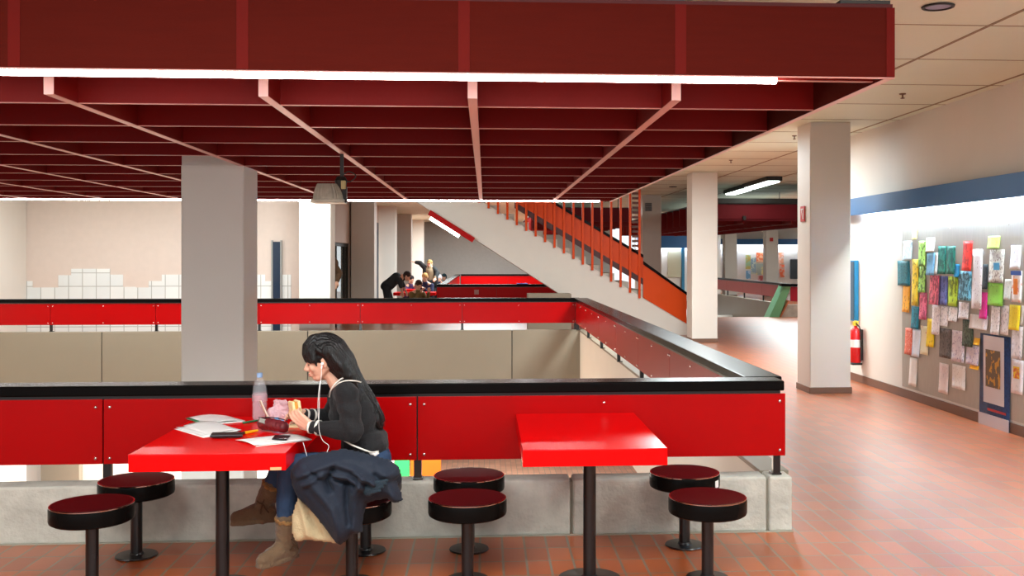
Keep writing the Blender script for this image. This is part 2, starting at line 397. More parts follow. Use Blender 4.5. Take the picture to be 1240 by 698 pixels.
# back board and tube
bm = NB(); box(bm, XL, CXR, CYB+.2, CYB+.22, ZB, ZT); bb = obj('back_board', bm, M_can, cn)
bm = NB(); box(bm, XL, CXR-.03, CYB+.02, CYB+.04, ZB-.0, ZT); obj('inner_board', bm, M_lam, cn)
bm = NB(); tube(bm, [(XL, CYB+.12, ZB+.012), (1.5, CYB+.12, ZB+.012)], .026, 10); obj('light_tube', bm, M_tube, cn, smooth=True)
# long bars
for x in bx_:
    bm = NB(); box(bm, x-.022, x+.022, BY, CYB+.018, LB+.003, ZT)
    lb_ = obj('long_bar', bm, M_lam, cn)
    bm = NB(); box(bm, x-.022, x+.022, BY, CYB+.018, LB, LB+.0028); obj('edge_strip', bm, M_edge, lb_)
    bm = NB(); box(bm, x-.022, x+.022, BY-.004, BY-.0002, LB, ZT-.01); obj('lit_end', bm, mat('bar_end_lit', (250, 200, 192), .4), lb_)  # pale end colour stands for the tube's light on the red bars
# cross bars, one row every 0.84 m
for k in range(10):
    yy = 4.95+.838*k+.02
    bm = NB(); box(bm, XL, CXR-.031, yy, yy+.02, LB+.004, ZT-.002)
    cb_ = obj('cross_bar', bm, M_lam, cn)
    bm = NB(); box(bm, XL, CXR-.031, yy, yy+.02, LB+.001, LB+.0038); obj('edge_strip', bm, M_edge, cb_)
bm = NB(); box(bm, XL, CXR, CY0, CYB+.2, ZT+.001, ZT+.02); obj('top_sheet', bm, mat('canopy_top', (70, 14, 12), .8), cn)
for x in (atY(555, 2, CY0).x, atY(820, 4, CY0).x, CXR-.04):
    bm = NB(); box(bm, x-.18, x+.03, CY0+.0, CY0+.1, ZT+.021, ZT+.035); tube(bm, [(x-.04, CY0+.05, ZT+.03), (x-.04, CY0+.05, CZ)], .004, 6)
    obj('hanger', bm, M_dark, cn)
# second canopy further back
c2n = thing('canopy', 'Distant dark red canopy seen between the two white columns on the right', 'canopy', (5, 25, LB))
bm = NB(); box(bm, 4.75, 7.9, 22, 22.03, 2.487, 2.81); box(bm, 4.75, 7.9, 22.03, 22.05, 2.44, 2.5); obj('front_board', bm, mat('canopy_maroon', (104, 20, 28), .6, spec=.2), c2n)
bm = NB(); box(bm, 7.87, 7.9, 22.05, 36, LB, 2.81); obj('side_board', bm, MATS['canopy_maroon'], c2n)
bm = NB(); box(bm, 4.75, 7.9, 22, 36, 2.811, 2.83); box(bm, 4.75, 7.9, 21.95, 22.1, 2.83, 2.94); obj('top_sheet', bm, M_dark, c2n)
for k in range(16):
    yy = 22.8+.84*k; bm = NB(); box(bm, 4.75, 7.86, yy, yy+.03, LB, 2.81); obj('cross_bar', bm, M_lam, c2n)
for x in (5.7, 6.8): bm = NB(); box(bm, x, x+.04, 22.06, 36, LB-.003, 2.81); obj('long_bar', bm, M_lam, c2n)
for px in (901, 977-6):
    a = atY(px, 266, 21.96); bm = NB(); box(bm, a.x-.03, a.x+.03, 21.9, 21.999, 2.46, 2.55); obj('clamp', bm, M_dark, c2n)

bm = NB(); box(bm, 1.25, 3.5, 24.0, 24.03, 2.487, 2.81); obj('front_board', bm, MATS['canopy_maroon'], c2n)
bm = NB(); box(bm, 1.25, 3.5, 24.031, 34, 2.811, 2.83); obj('top_sheet', bm, M_dark, c2n)
for k in range(12): bm = NB(); box(bm, 1.25, 3.5, 24.5+.84*k, 24.53+.84*k, LB, 2.81); obj('cross_bar', bm, M_lam, c2n)
for x in (1.6, 3.3, 5.2, 7.4):
    for yy in (25, 33): bm = NB(); tube(bm, [(x, yy, 2.83), (x, yy, CZ)], .01, 6); obj('hanger', bm, M_dark, c2n)
# ---- ceiling fittings
def downlight(px, py, lb, r=.1):
    p = atZ(px, py, CZ); t = thing('downlight', lb, 'ceiling light', (p.x, p.y, CZ-.015), 'recessed ceiling downlights')
    bm = NB(); lathe(bm, p.x, p.y, [(r-.02, CZ-.004), (r-.015, CZ-.014), (r, CZ-.013), (r+.004, CZ-.004)], 28); obj('ring', bm, M_dark, t, smooth=True)
    bm = NB(); lathe(bm, p.x, p.y, [(0, CZ-.006), (r-.02, CZ-.006)], 28); obj('lens', bm, mat('dl_lens', (150, 140, 170), .3), t)
downlight(1136, 7, 'Round black-rimmed downlight in the ceiling at the upper right')
downlight(815, 226, 'Small dark downlight in the ceiling beyond the canopy corner', .09)
for px, py, lb in ((1093, 117, 'Little brown sprinkler head right of the canopy corner'), (962, 167, 'Sprinkler head beside the tall right column'), (885, 196, 'Sprinkler head nearest the fluorescent ceiling lamps')):
    p = atZ(px, py, CZ-.03); bm = NB(); lathe(bm, p.x, p.y, [(0, CZ-.055), (.02, CZ-.05), (.022, CZ-.045), (.008, CZ-.04), (.008, CZ-.015), (.03, CZ-.01), (.034, CZ-.001), (0, CZ-.0005)], 14)
    obj('sprinkler', bm, mat('bronze', (120, 90, 60), .4, .6), None, lb, 'sprinkler', 'ceiling sprinklers', smooth=True)
for i, (pa, pb) in enumerate((((884, 235.5), (905, 229.5)), ((907, 228.5), (938, 219.5)))):
    a = atZ(*pa, CZ-.1); b = atZ(*pb, CZ-.1); a.x, b.x = a.x, b.x; xm = (a.x+b.x)/2
    p = thing('fluorescent_lamp', ['Fluorescent ceiling lamp, the farther left one of the pair past the canopy', 'Fluorescent ceiling lamp, the nearer right one of the pair past the canopy'][i], 'ceiling light', (xm, (a.y+b.y)/2, CZ-.1), 'fluorescent ceiling lamps')
    u_ = (b-a).normalized(); v_ = Vector((-u_.y, u_.x, 0))
    for nm, hw, z0, z1, mm, e in (('housing', .16, CZ-.09, CZ-.002, M_dark, 0), ('diffuser', .12, CZ-.115, CZ-.091, M_tubeF, .06)):
        bm = NB(); prism(bm, [(q.x, q.y) for q in (a+u_*e-v_*hw, b-u_*e-v_*hw, b-u_*e+v_*hw, a+u_*e+v_*hw)], z0, z1, axis='Z'); obj(nm, bm, mm, p, bevel=.006)

# ---- projector lamp hanging under the canopy
pY = 7.3
t = thing('floodlight', 'Grey ribbed floodlight hanging under the canopy on a short rod', 'lamp', tuple(atY(405, 215, pY)))
def W(px, py, Y): return atY(px, py, Y)
a = W(385, 223, pY); b = W(409, 223, pY); c = W(380, 245, pY); d = W(417, 245, pY)
bm = NB()
pts = [(c.x, c.z+.02), (c.x+.0, c.z), (d.x, d.z), (d.x, d.z+.02)]
top = [(a.x+.012, a.z), (b.x-.01, b.z)]
for k in range(1):
    vs0 = []
    n = 26
    for lv in range(8):
        f = lv/7; z = c.z+.02+(a.z-c.z-.02)*f; rx = (d.x-c.x)/2*(1-f**1.7*.33); ry = .085*(1-f**1.7*.35); cx = (c.x+d.x)/2+(((a.x+b.x)/2)-(c.x+d.x)/2)*f
        ring = []
        for q in range(n*2):
            th = 2*math.pi*q/(n*2); s = abs(math.cos(th))**.5*math.copysign(1, math.cos(th)); u = abs(math.sin(th))**.5*math.copysign(1, math.sin(th))
            g = 1-(.05 if q % 2 else 0)
            ring.append(bm.verts.new((cx+s*rx*g, pY+u*ry*g, z)))
        vs0.append(ring)
    for A, B in zip(vs0, vs0[1:]):
        for q in range(n*2): bm.faces.new((A[q], A[(q+1) % (n*2)], B[(q+1) % (n*2)], B[q]))
    bm.faces.new(vs0[-1]); bm.faces.new(vs0[0][::-1])
M_alu = mat('cast_aluminium', (186, 180, 160), .45, .3, var=.15, vscale=20)
obj('housing', bm, M_alu, t)
bm = NB(); box(bm, c.x-.008, d.x+.008, pY-.1, pY+.1, c.z-.008, c.z+.02); obj('front_frame', bm, M_alu, t, bevel=.006)
bm = NB(); p1 = W(414, 190, pY); p2 = W(414, 214, pY); box(bm, p1.x-.012, p1.x+.012, pY-.01, pY+.01, p2.z, LB-.0005); obj('rod', bm, M_dark, t)
bm = NB(); q = W(413, 219, pY); lathe(bm, q.x, pY, [(0, q.z-.05), (.035, q.z-.045), (.045, q.z), (.03, q.z+.03), (0, q.z+.035)], 16)
q2 = W(415, 236, pY); box(bm, q2.x-.03, q2.x+.03, pY-.03, pY+.03, q2.z-.06, q2.z+.06); obj('bracket', bm, M_dark, t, bevel=.006)
bm = NB(); q3 = W(416, 224, pY-.04); box(bm, q3.x-.016, q3.x+.016, pY-.06, pY-.031, q3.z-.03, q3.z+.03); obj('junction_box', bm, mat('cream_plastic', (190, 176, 120), .5), t, bevel=.004)
bm = NB(); tube(bm, spline([W(413, 214, pY), W(422, 208, pY-.03), W(431, 213, pY-.03), W(424, 220, pY-.03), W(416, 218, pY)], 6), .004, 6); obj('cable', bm, M_dark, t, smooth=True)

# ================================================================== RIGHT WALL FITTINGS
vt = thing('light_valance', 'Long blue board hiding the tubes above the notice board', 'light fitting', (XW-.1, 6, 2.2))
bm = NB(); box(bm, XW-.16, XW-.14, -2, 14.2, 2.185, 2.405); obj('board', bm, M_blue, vt, bevel=.003)
bm = NB(); box(bm, XW-.139, XW-.001, -2, 14.2, 2.385, 2.405); obj('top_board', bm, M_blue, vt)
bm = NB()
y = -1.5
while y < 12.3:
    tube(bm, [(XW-.075, y, 2.27), (XW-.075, y+1.2, 2.27)], .016, 8); y += 1.3
obj('light_tube', bm, mat('tube_valance', (255, 255, 255), .5, emit=((240, 255, 255), 115)), vt, smooth=True)
bm = NB(); box(bm, XW-.006, XW-.0005, -1.5, atX(1093, 400, XW).y, .125, 2.0)
bd = thing('notice_board', 'Brushed steel notice board plate covered with flyers on right wall', 'notice board', (XW, 5, .12))
obj('plate', bm, M_steel, bd, bevel=.001)
bm = NB()
yb = atX(1093, 400, XW).y
for z in (.15, 1.0, 1.95):
    for k in range(6): bmesh.ops.create_uvsphere(bm, u_segments=8, v_segments=5, radius=.006, matrix=Matrix.Translation((XW-.007, yb-.03-1.2*k, z)))
obj('plate_screws', bm, M_chrome, bd)

def printmat(name, rgb, ink, dens=.5, sc=(1, 1, 1)):
    m = bpy.data.materials.new(name); m.use_nodes = True; nt = m.node_tree; N = nt.nodes; L = nt.links; b = N['Principled BSDF']; b.inputs['Roughness'].default_value = .6
    tc = N.new('ShaderNodeTexCoord'); mp = N.new('ShaderNodeMapping'); L.new(tc.outputs['Object'], mp.inputs[0]); mp.inputs['Scale'].default_value = sc
    mp.inputs['Location'].default_value = (R.random()*9, R.random()*9, R.random()*9)
    n = N.new('ShaderNodeTexNoise'); n.inputs['Scale'].default_value = 1; n.inputs['Detail'].default_value = 3; L.new(mp.outputs[0], n.inputs['Vector'])
    cr = N.new('ShaderNodeValToRGB'); cr.color_ramp.interpolation = 'CONSTANT'; ink = tuple(.45*p_+.55*q_ for p_, q_ in zip(rgb, ink)); cr.color_ramp.elements[0].color = lin(ink); cr.color_ramp.elements[1].color = lin(rgb); cr.color_ramp.elements[1].position = dens
    cr.color_ramp.elements[0].position = 0
    L.new(n.outputs[0], cr.inputs[0]); L.new(cr.outputs[0], b.inputs['Base Color']); return m
flyers = [  # crop px (region 1080..1240, 250..530, scale 2.494) x0,y0,x1,y1, paper, ink, density of ink, label, tilt
 (18,165,55,240,(30,110,120),(16,60,70),.45,'Dark teal flyer curling off the left end of the notice board',6),
 (34,238,55,320,(246,170,40),(150,90,20),.42,'Orange-yellow flyer directly below the curling dark teal one',0),
 (35,105,62,163,(214,234,240),(150,180,190),.42,'Pale blue-white sheet above the curling dark teal flyer',0),
 (62,160,80,300,(250,214,50),(120,100,20),.44,'Tall narrow yellow flyer left of the long light green strips',0),
 (82,105,103,182,(176,226,110),(40,70,30),.46,'Upper of two light green strips with black figures',0),
 (82,182,103,260,(176,230,110),(30,60,26),.48,'Lower of two light green strips with black figures',0),
 (84,260,106,342,(240,120,150),(150,40,70),.46,'Pink flyer under the light green strips',1),
 (60,303,83,370,(20,130,150),(10,70,90),.45,'Teal flyer under the tall narrow yellow one',0),
 (106,140,130,208,(130,190,224),(70,130,180),.4,'Light blue flyer between green strips and dark green posters',0),
 (104,95,130,138,(250,244,236),(220,190,160),.4,'Faint white sheet above the light blue flyer',0),
 (140,120,165,205,(50,140,120),(20,60,54),.48,'Left of two dark green posters with a figure',0),
 (167,120,192,205,(40,130,110),(16,50,46),.5,'Right of two dark green posters with a figure',0),
 (189,175,205,214,(30,140,190),(16,80,120),.4,'Small blue slip right below the dark green posters',3),
 (215,105,243,195,(238,60,50),(160,20,20),.44,'Tall bright red flyer tapering upward',-3),
 (115,209,143,297,(236,110,130),(90,30,40),.5,'Deep pink flyer with dark print left of the violet one',0),
 (145,211,169,298,(110,120,190),(50,60,110),.46,'Violet-blue flyer between deep pink and lime flyers',0),
 (171,212,200,302,(190,220,60),(60,90,20),.5,'Lime flyer with dark picture left of pale blue poster',2),
 (203,196,242,285,(120,190,214),(16,50,66),.5,'Pale blue poster with black head picture below the red flyer',2),
 (244,130,274,310,(240,236,238),(150,120,130),.36,'Tall white sheet with handwriting right of the red flyer',0),
 (275,175,290,250,(44,60,70),(16,24,30),.5,'Narrow black-blue flyer beside the white handwriting sheet',0),
 (291,90,328,128,(190,226,120),(240,220,40),.4,'Light green slip with yellow patch at the top of the board',0),
 (296,131,340,230,(222,222,214),(110,90,84),.42,'Grey photo sheet with a blue sticker in the middle',0),
 (290,232,336,300,(150,220,80),(80,150,40),.35,'Bright green tear-off sheet below the photo sheet',3),
 (267,260,290,340,(236,50,160),(150,20,100),.36,'Magenta slip left below the green tear-off sheet',1),
 (301,302,327,388,(240,232,230),(170,160,160),.42,'Left of two white typed notices beside the bright yellow sheet',0),
 (329,300,354,388,(240,232,230),(170,160,160),.42,'Right of two white typed notices beside the bright yellow sheet',0),
 (356,298,388,374,(250,224,40),(200,170,20),.36,'Bright yellow tear-off sheet above the big navy poster',0),
 (360,118,391,190,(244,244,246),(160,180,210),.36,'White sheet with a blue spot at the upper right',0),
 (362,195,394,290,(246,238,230),(220,90,40),.42,'White flyer with orange picture and blue top at right',2),
 (341,220,361,282,(224,226,220),(150,160,160),.4,'Pale grey notice left of the orange-picture flyer',0),
 (107,340,130,425,(246,214,30),(150,130,20),.36,'Yellow flyer hanging below the pink one',-2),
 (122,298,146,388,(244,236,236),(170,160,170),.42,'Left of three small white notices under the violet flyer',0),
 (148,302,171,362,(240,234,234),(160,150,160),.42,'Middle of three small white notices under the violet flyer',0),
 (173,305,199,348,(244,240,240),(120,130,130),.4,'Right of three small white notices, with tear-off tabs',0),
 (203,290,233,340,(236,228,228),(150,140,150),.42,'White notice under the pale blue black-head poster',0),
 (214,343,246,424,(90,110,90),(30,40,34),.5,'Dark sheet with green lines in the board\'s centre',2),
 (183,376,221,470,(226,216,222),(130,110,140),.42,'Lavender-white sheet left below the dark green-lined sheet',1),
 (236,328,290,372,(244,238,236),(140,130,130),.34,'Wide white notice with cut-out tabs right of centre',-2),
 (62,371,86,455,(226,230,240),(190,200,220),.36,'Folded pale blue-white sheet under the teal flyer',-5),
 (41,368,62,448,(232,110,84),(250,220,210),.42,'Salmon-red slip at the left edge of the board',0),
 (88,362,112,448,(236,226,190),(190,70,50),.36,'Cream flyer with a small red drawing',1),
 (145,370,181,458,(110,100,94),(60,54,50),.48,'Grey-brown poster with pale lettering left of lavender sheet',0),
 (226,420,264,479,(220,206,214),(90,80,160),.38,'Whitish sheet with violet pattern left of the navy poster',0),
 (249,398,266,419,(250,190,30),(220,140,20),.36,'Small amber slip above the violet-patterned sheet',0),
 (236,480,263,492,(250,180,20),(210,130,20),.36,'Small amber slip below the violet-patterned sheet',0),
 (54,458,77,543,(240,234,226),(230,210,80),.3,'Lone white slip with a yellow stripe, low at left',-2),
 (144,475,172,565,(234,216,210),(200,180,176),.38,'Lone pinkish-white typed slip, low in the middle',0),
 (183,480,223,552,(240,232,224),(190,180,170),.38,'Lone white sheet with frayed bottom, low in the middle',2),
 (267,389,359,680,(36,60,100),(24,36,66),.46,'Big navy poster hanging lowest on the notice board',0),
 (364,362,396,462,(232,222,222),(170,160,160),.42,'White notice with a dark corner right of the navy poster',0),
 (362,464,398,567,(238,226,224),(200,190,190),.38,'White sheet with a small yellow-red picture at lower right',0),
 (63,72,78,100,(250,236,140),(240,220,90),.3,'Faint yellow slip at the very top left of the board',0),
 (392,300,399,360,(240,236,230),(180,170,170),.4,'Sliver of white notice at the right frame edge',0),
 (132,140,139,205,(236,240,236),(190,200,200),.4,'Thin white slip left of the dark green posters',0),
]
PM = {}
for i, (x0, y0, x1, y1, pc, ic, dn, lb, tl) in enumerate(flyers):
    Xp = XW-.009-.0022*(i % 5)-(.002 if 'Right of two white' in lb else 0)
    if lb.startswith('Big navy') or 'Sliver' in lb: Xp = XW-.0075
    a = atX(1080+x0/2.494, 250+(y0+y1)/2/2.494, Xp); b = atX(1080+x1/2.494, 250+(y0+y1)/2/2.494, Xp)
    xm = 1080+(x0+x1)/2/2.494
    zt = atX(xm, 250+y0/2.494, Xp).z; zb = atX(xm, 250+y1/2.494, Xp).z
    zt, zb = zt, zb
    ya, yb2 = a.y, b.y
    m = printmat('print_%d' % i, pc, ic, dn, (1, 45, 38) if 'notice' in lb or 'slip' in lb or 'sheet' in lb else (1, 22, 16))
    bm = NB(); nz = 8; ny = 3; g = []
    for j in range(nz+1):
        row = []
        for k in range(ny+1):
            yy = ya+(yb2-ya)*k/ny; zz = zb+(zt-zb)*j/nz
            yy += math.tan(math.radians(tl))*(zz-(zb+zt)/2)
            curl = .010*(1-j/nz)**2+(.006*abs(math.sin(k*2.1+i)))*(1-j/nz)
            row.append(bm.verts.new((Xp-curl, yy, zz)))
        g.append(row)
    for j in range(nz):
        for k in range(ny): bm.faces.new((g[j][k], g[j][k+1], g[j+1][k+1], g[j+1][k]))
    o = obj('flyer', bm, m, None, lb, 'flyer', 'flyers on the notice board', smooth=True)
    sm = o.modifiers.new('thick', 'SOLIDIFY'); sm.thickness = .0008
    def patch(u0, v0, u1, v1, mt, nm):   # small printed picture on the flyer
        bm = NB(); e = .0035+.010*(1-v0)**2+.006
        box(bm, Xp-e-.001, Xp-e, yb2+(ya-yb2)*(1-u1), yb2+(ya-yb2)*(1-u0), zb+(zt-zb)*v0, zb+(zt-zb)*v1); obj(nm, bm, mt, o)
    if 'blue sticker' in lb: patch(.35, .38, .75, .6, mat('sticker_blue', (80, 170, 220), .5), 'sticker')
    if lb.startswith('White sheet with a small yellow'): patch(.25, .45, .75, .8, printmat('pic_yr', (240, 200, 40), (200, 40, 30), .5, (1, 30, 30)), 'picture')
    if lb.startswith('White flyer with orange'): patch(.3, .25, .7, .75, mat('pic_or', (236, 130, 40), .5), 'picture'); patch(0, .86, 1, 1, mat('pic_bl', (40, 90, 170), .5), 'heading')
    if lb.startswith('Big navy'):
        patch(.16, .28, .84, .985, mat('poster_sheet', (214, 204, 204), .6), 'inner_sheet')
        m2 = printmat('poster_art', (200, 140, 40), (24, 34, 70), .56, (1, 14, 11))
        bm = NB(); ex = .0195
        box(bm, Xp-ex-.001, Xp-ex, yb2+(ya-yb2)*.27, yb2+(ya-yb2)*.75, zb+(zt-zb)*.45, zb+(zt-zb)*.84); obj('picture', bm, m2, o)
        patch(0, .02, 1, .16, mat('poster_sheet2', (206, 200, 206), .6), 'footer')
        patch(.3, .2, .9, .225, mat('poster_red', (180, 50, 50), .6), 'red_lettering')
# blue wall cabinet + extinguisher
yA = 12.98; yB = 13.75
t = thing('fire_hose_cabinet', 'Flat blue cabinet with red and yellow signs behind the tall right column', 'cabinet', (XW, 13.3, .9))
bm = NB(); box(bm, XW-.055, XW-.001, yA, yB, .80, 1.6); obj('body', bm, M_bluew, t, bevel=.004)
bm = NB(); box(bm, XW-.062, XW-.056, yA+.02, yB-.02, .82, 1.58); obj('door', bm, mat('cab_face', (70, 92, 108), .4), t, bevel=.003)
bm = NB(); box(bm, XW-.066, XW-.0625, 13.32, 13.62, 1.28, 1.5); obj('yellow_sign', bm, printmat('ysign', (220, 190, 130), (120, 60, 40), .5, (1, 20, 20)), t)
bm = NB(); box(bm, XW-.066, XW-.0625, 13.32, 13.62, 1.05, 1.24); obj('red_sign', bm, MATS['sign_red'], t)
ex = atX(1036, 415, XW-.09)
t = thing('fire_extinguisher', 'Red fire extinguisher on the wall, half hidden by the tall right column', 'fire extinguisher', (ex.x, ex.y, .25))
bm = NB(); lathe(bm, ex.x, ex.y, [(0, .27), (.065, .27), (.075, .285), (.075, .66), (.06, .70), (.025, .73), (.02, .75), (0, .75)], 24); obj('cylinder', bm, mat('ext_red', (214, 16, 20), .25, coat=.4), t, smooth=True)
bm = NB(); lathe(bm, ex.x, ex.y, [(.0755, .47), (.077, .47), (.077, .57), (.0755, .57)], 24); obj('white_label', bm, M_white, t, smooth=True)
bm = NB(); box(bm, ex.x-.03, ex.x+.03, ex.y-.03, ex.y+.03, .75, .80); box(bm, ex.x-.012, ex.x+.012, ex.y-.09, ex.y+.03, .80, .815); obj('valve', bm, mat('yellow_tag', (230, 200, 60), .4), t, bevel=.003)
bm = NB(); tube(bm, spline([(ex.x, ex.y-.03, .78), (ex.x+.03, ex.y-.09, .7), (ex.x+.04, ex.y-.085, .45), (ex.x+.04, ex.y-.08, .3)], 6), .009, 8); obj('hose', bm, M_dark, t, smooth=True)
bm = NB(); box(bm, ex.x+.07, XW-.0005, ex.y-.03, ex.y+.03, .3, .7); obj('bracket', bm, M_dark, t)
bm = NB(); box(bm, ex.x-.07, ex.x+.07, ex.y-.07, ex.y+.07, .24, .27); obj('foot_ring', bm, M_dark, t, bevel=.01)

# ================================================================== STAIR
SY = 21.0
def zup(x): return 2.748-.594*x
st = thing('staircase', 'White concrete staircase rising to the left behind the opening, orange balustrade', 'staircase', (2, SY, 0))
bm = NB()
xt = (2.748-3.27)/.594
prism(bm, [(xt, CZ-.001), (xt-1.3, CZ-.001), ((1.633+.613*.257-.0), .79-.0) if False else (2.90, 0.001), (4.05, 0.001), (4.25, .001), (4.25, zup(4.25))][0:6], SY, SY+1.55)
obj('stair_body', bm, M_col, st)
bm = NB(); prism(bm, [(-.06, 2.748+.036+.07), (-.06, 2.748+.036+.6), (4.28, zup(4.28)+.63), (4.28, zup(4.28)+.07)], SY-.0, SY+.03) if False else None
def slant(x0, x1, d0, d1, y0, y1):
    b = NB(); prism(b, [(x0, zup(x0)+d0), (x1, zup(x1)+d0), (x1, zup(x1)+d1), (x0, zup(x0)+d1)], y0, y1); return b
bal = thing('stair_balustrade', 'Orange stair balustrade of tall vertical slats over an orange panel', 'balustrade', (2, SY, 0))
xe = 3.30; xl = -.75
zc = zup(xl)
def clampx(off): return (2.748+off-3.26)/.594
bm = slant(max(xl, clampx(.87)), xe, .40, .84, SY-.02, SY-.0); obj('panel', bm, M_orange, bal)
bm = slant(max(xl, clampx(.87)), xe, .27, .40, SY-.02, SY-.0); obj('lower_rail', bm, mat('maroon_dark', (70, 24, 22), .5), bal)
bm = slant(max(xl, clampx(.95)), xe, .84, .90, SY-.06, SY+.02); obj('handrail', bm, M_black, bal)
for px in [603+11.43*k for k in range(-8, 16)]:
    x = atY(px, 300, SY-.06).x
    z0 = zup(x)-.06
    if z0 > 3.2: continue
    bm = NB(); box(bm, x-.024, x+.024, SY-.07, SY-.022, z0, CZ-.001); obj('slat', bm, M_orange, bal, bevel=.004)
# louvre screen at the lower end
l0 = atY(764, 300, SY-.06).x; l1 = atY(775, 300, SY-.06).x
bm = NB()
z = zup(l1)+.92
while z < 3.2:
    box(bm, l0+.025, l1-.025, SY-.06, SY-.03, z, z+.05); z += .1
obj('louvre', bm, mat('louvre_brown', (86, 40, 24), .5), bal)
bm = NB(); prism(bm, [(xe, zup(xe)-.0), (4.22, zup(4.22)-.0), (4.22, zup(4.22)+.60), (xe, zup(xe)+.70)], SY-.03, SY-.005); obj('lower_panel', bm, M_orange, bal)
bm = NB(); prism(bm, [(xe, zup(xe)+.70), (4.22, zup(4.22)+.60), (4.22, zup(4.22)+.66), (xe, zup(xe)+.77)], SY-.06, SY+.02); obj('lower_handrail', bm, M_black, bal)
# steps on the far side (seen only from elsewhere)
bm = NB(); n = 18
for k in range(n):
    xa = 4.2-.30*k; zz = zup(xa)
    if zz+.1 < CZ: box(bm, xa-.30, xa, SY+.05, SY+1.5, zz-.02, zz+.155)
obj('steps', bm, M_conc, st)
# lamp on the stair's lower edge
a = atY(521, 264, SY-.1); b = atY(556, 286, SY-.1)
up_off = .05
lt = thing('stair_lamp', 'Red tube lamp mounted along the lower edge of the white staircase', 'lamp', tuple((a+b)/2))
dv = (b-a).normalized(); up = Vector((-dv.z, 0, dv.x))
if up.z < 0: up = -up
def slab(a, b, u0, u1, y0, y1):
    bm = NB(); prism(bm, [((a+up*u0).x, (a+up*u0).z), ((b+up*u0).x, (b+up*u0).z), ((b+up*u1).x, (b+up*u1).z), ((a+up*u1).x, (a+up*u1).z)], y0, y1); return bm
obj('housing', slab(a-dv*.08, b+dv*.30, .03, .14, SY-.12, SY-.001), M_red, lt)
obj('tube', slab(a, b, -.04, .028, SY-.11, SY-.002), M_tubeF, lt)

# ================================================================== FAR ROOM
# second opening with its own railing
a = atZ(529, 344.6, .905)
rail('railing', 'Distant red railing with black top beyond the staircase, near side', (a.x, a.y, 0), (1, 0, 0), 4.2, [0, 1.6, 3.2, 4.2], inner=-1, screws=False, width=.16, zp=(.34, .826), kerb=True)
rail('railing', 'Distant red railing running back from the corner by the crowded tables', (a.x+.22, a.y+.2, 0), (0, 1, 0), 15.4, [0, 3, 6, 9, 12, 15.2], inner=-1, screws=False, width=.2, kerb=True)
rail('railing', 'Farthest red railing in front of the grey back wall', (a.x+.26, a.y+15.65, 0), (1, 0, 0), 4.6, [0, 2, 4.4], inner=-1, screws=False, width=.2, kerb=True)
bm = NB(); box(bm, atY(638, 360, 22.6-1.9).x, atY(690, 360, 22.6-1.9).x, 20.3, 20.7, 0, atY(650, 356, 20.3).z); obj('low_wall', bm, M_fas, None, 'Low beige wall block tucked under the staircase', 'wall block', bevel=.01)
bm = NB(); q = atY(577, 354, a.y-.01); box(bm, q.x-.06, q.x+.06, a.y-.012, a.y-.002, q.z-.06, q.z+.06); obj('notice', bm, mat('notice_grey', (170, 130, 126), .6), None, 'Small grey square notice stuck on the distant red railing', 'notice')
a = atZ(529, 344.6, .905); bm = NB(); q = atZ(633, 344.5, .91); box(bm, q.x-.15, q.x+.15, a.y+.01, a.y+.12, .9052, .93); obj('folder', bm, mat('folder_blue', (40, 80, 190), .5), None, 'Blue folder lying on the distant black handrail', 'folder')
# far tables
def ftable(px0, px1, py, Y0, Y1, lb):
    x0 = atY(px0, py, Y0).x; x1 = atY(px1, py, Y0).x
    t = thing('canteen_table', lb, 'table', ((x0+x1)/2, (Y0+Y1)/2, 0), 'red canteen tables')
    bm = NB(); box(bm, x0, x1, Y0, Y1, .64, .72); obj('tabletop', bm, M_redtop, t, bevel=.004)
    bm = NB(); lathe(bm, (x0+x1)/2, (Y0+Y1)/2, [(0, 0), (.15, 0), (.15, .012), (.03, .02), (.03, .64), (0, .64)], 16); obj('leg', bm, M_blackm, t, smooth=True)
ftable(476, 527, 350, 26.2, 26.95, 'Nearer of the two distant red tables, by the bending man')
ftable(489, 522, 346, 28.6, 29.3, 'Farther of the two distant red tables, among the seated group')

# right hall
rr = thing('green_stringer', 'Slanted pale green stair stringer beside the distant right railing', 'stair stringer', (9.3, 27, 0))
Yg = 27.0
P = [atY(*p, Yg) for p in ((930.8, 386), (950, 345), (958.5, 345.5), (943, 386))]
bm = NB(); prism(bm, [(p.x, p.z) for p in P], Yg, Yg+.5); obj('stringer', bm, M_green, rr)
P = [atY(*p, Yg) for p in ((943.3, 386), (954.5, 364), (956, 364), (945, 386))]
bm = NB(); prism(bm, [(p.x, p.z) for p in P], Yg-.02, Yg+.5); obj('edging', bm, mat('edge_orange', (190, 110, 70), .5), rr)
P = [atY(*p, Yg) for p in ((946, 343.5), (975, 344.5), (975, 347.5), (946, 347))]
bm = NB(); prism(bm, [(p.x, p.z) for p in P], Yg-.03, Yg+.2); obj('handrail', bm, M_black, rr)
P = [atY(*p, Yg) for p in ((957.5, 347.5), (975, 348), (975, 366), (957.5, 365))]
bm = NB(); prism(bm, [(p.x, p.z) for p in P], Yg+.01, Yg+.05); obj('panel', bm, mat('crimson', (170, 16, 44), .35), rr)
P = [atY(*p, Yg) for p in ((952, 369), (975, 369), (975, 386), (945.5, 386))]
bm = NB(); prism(bm, [(p.x, p.z) for p in P], Yg+.02, Yg+.15); obj('kerb', bm, M_conc, rr)
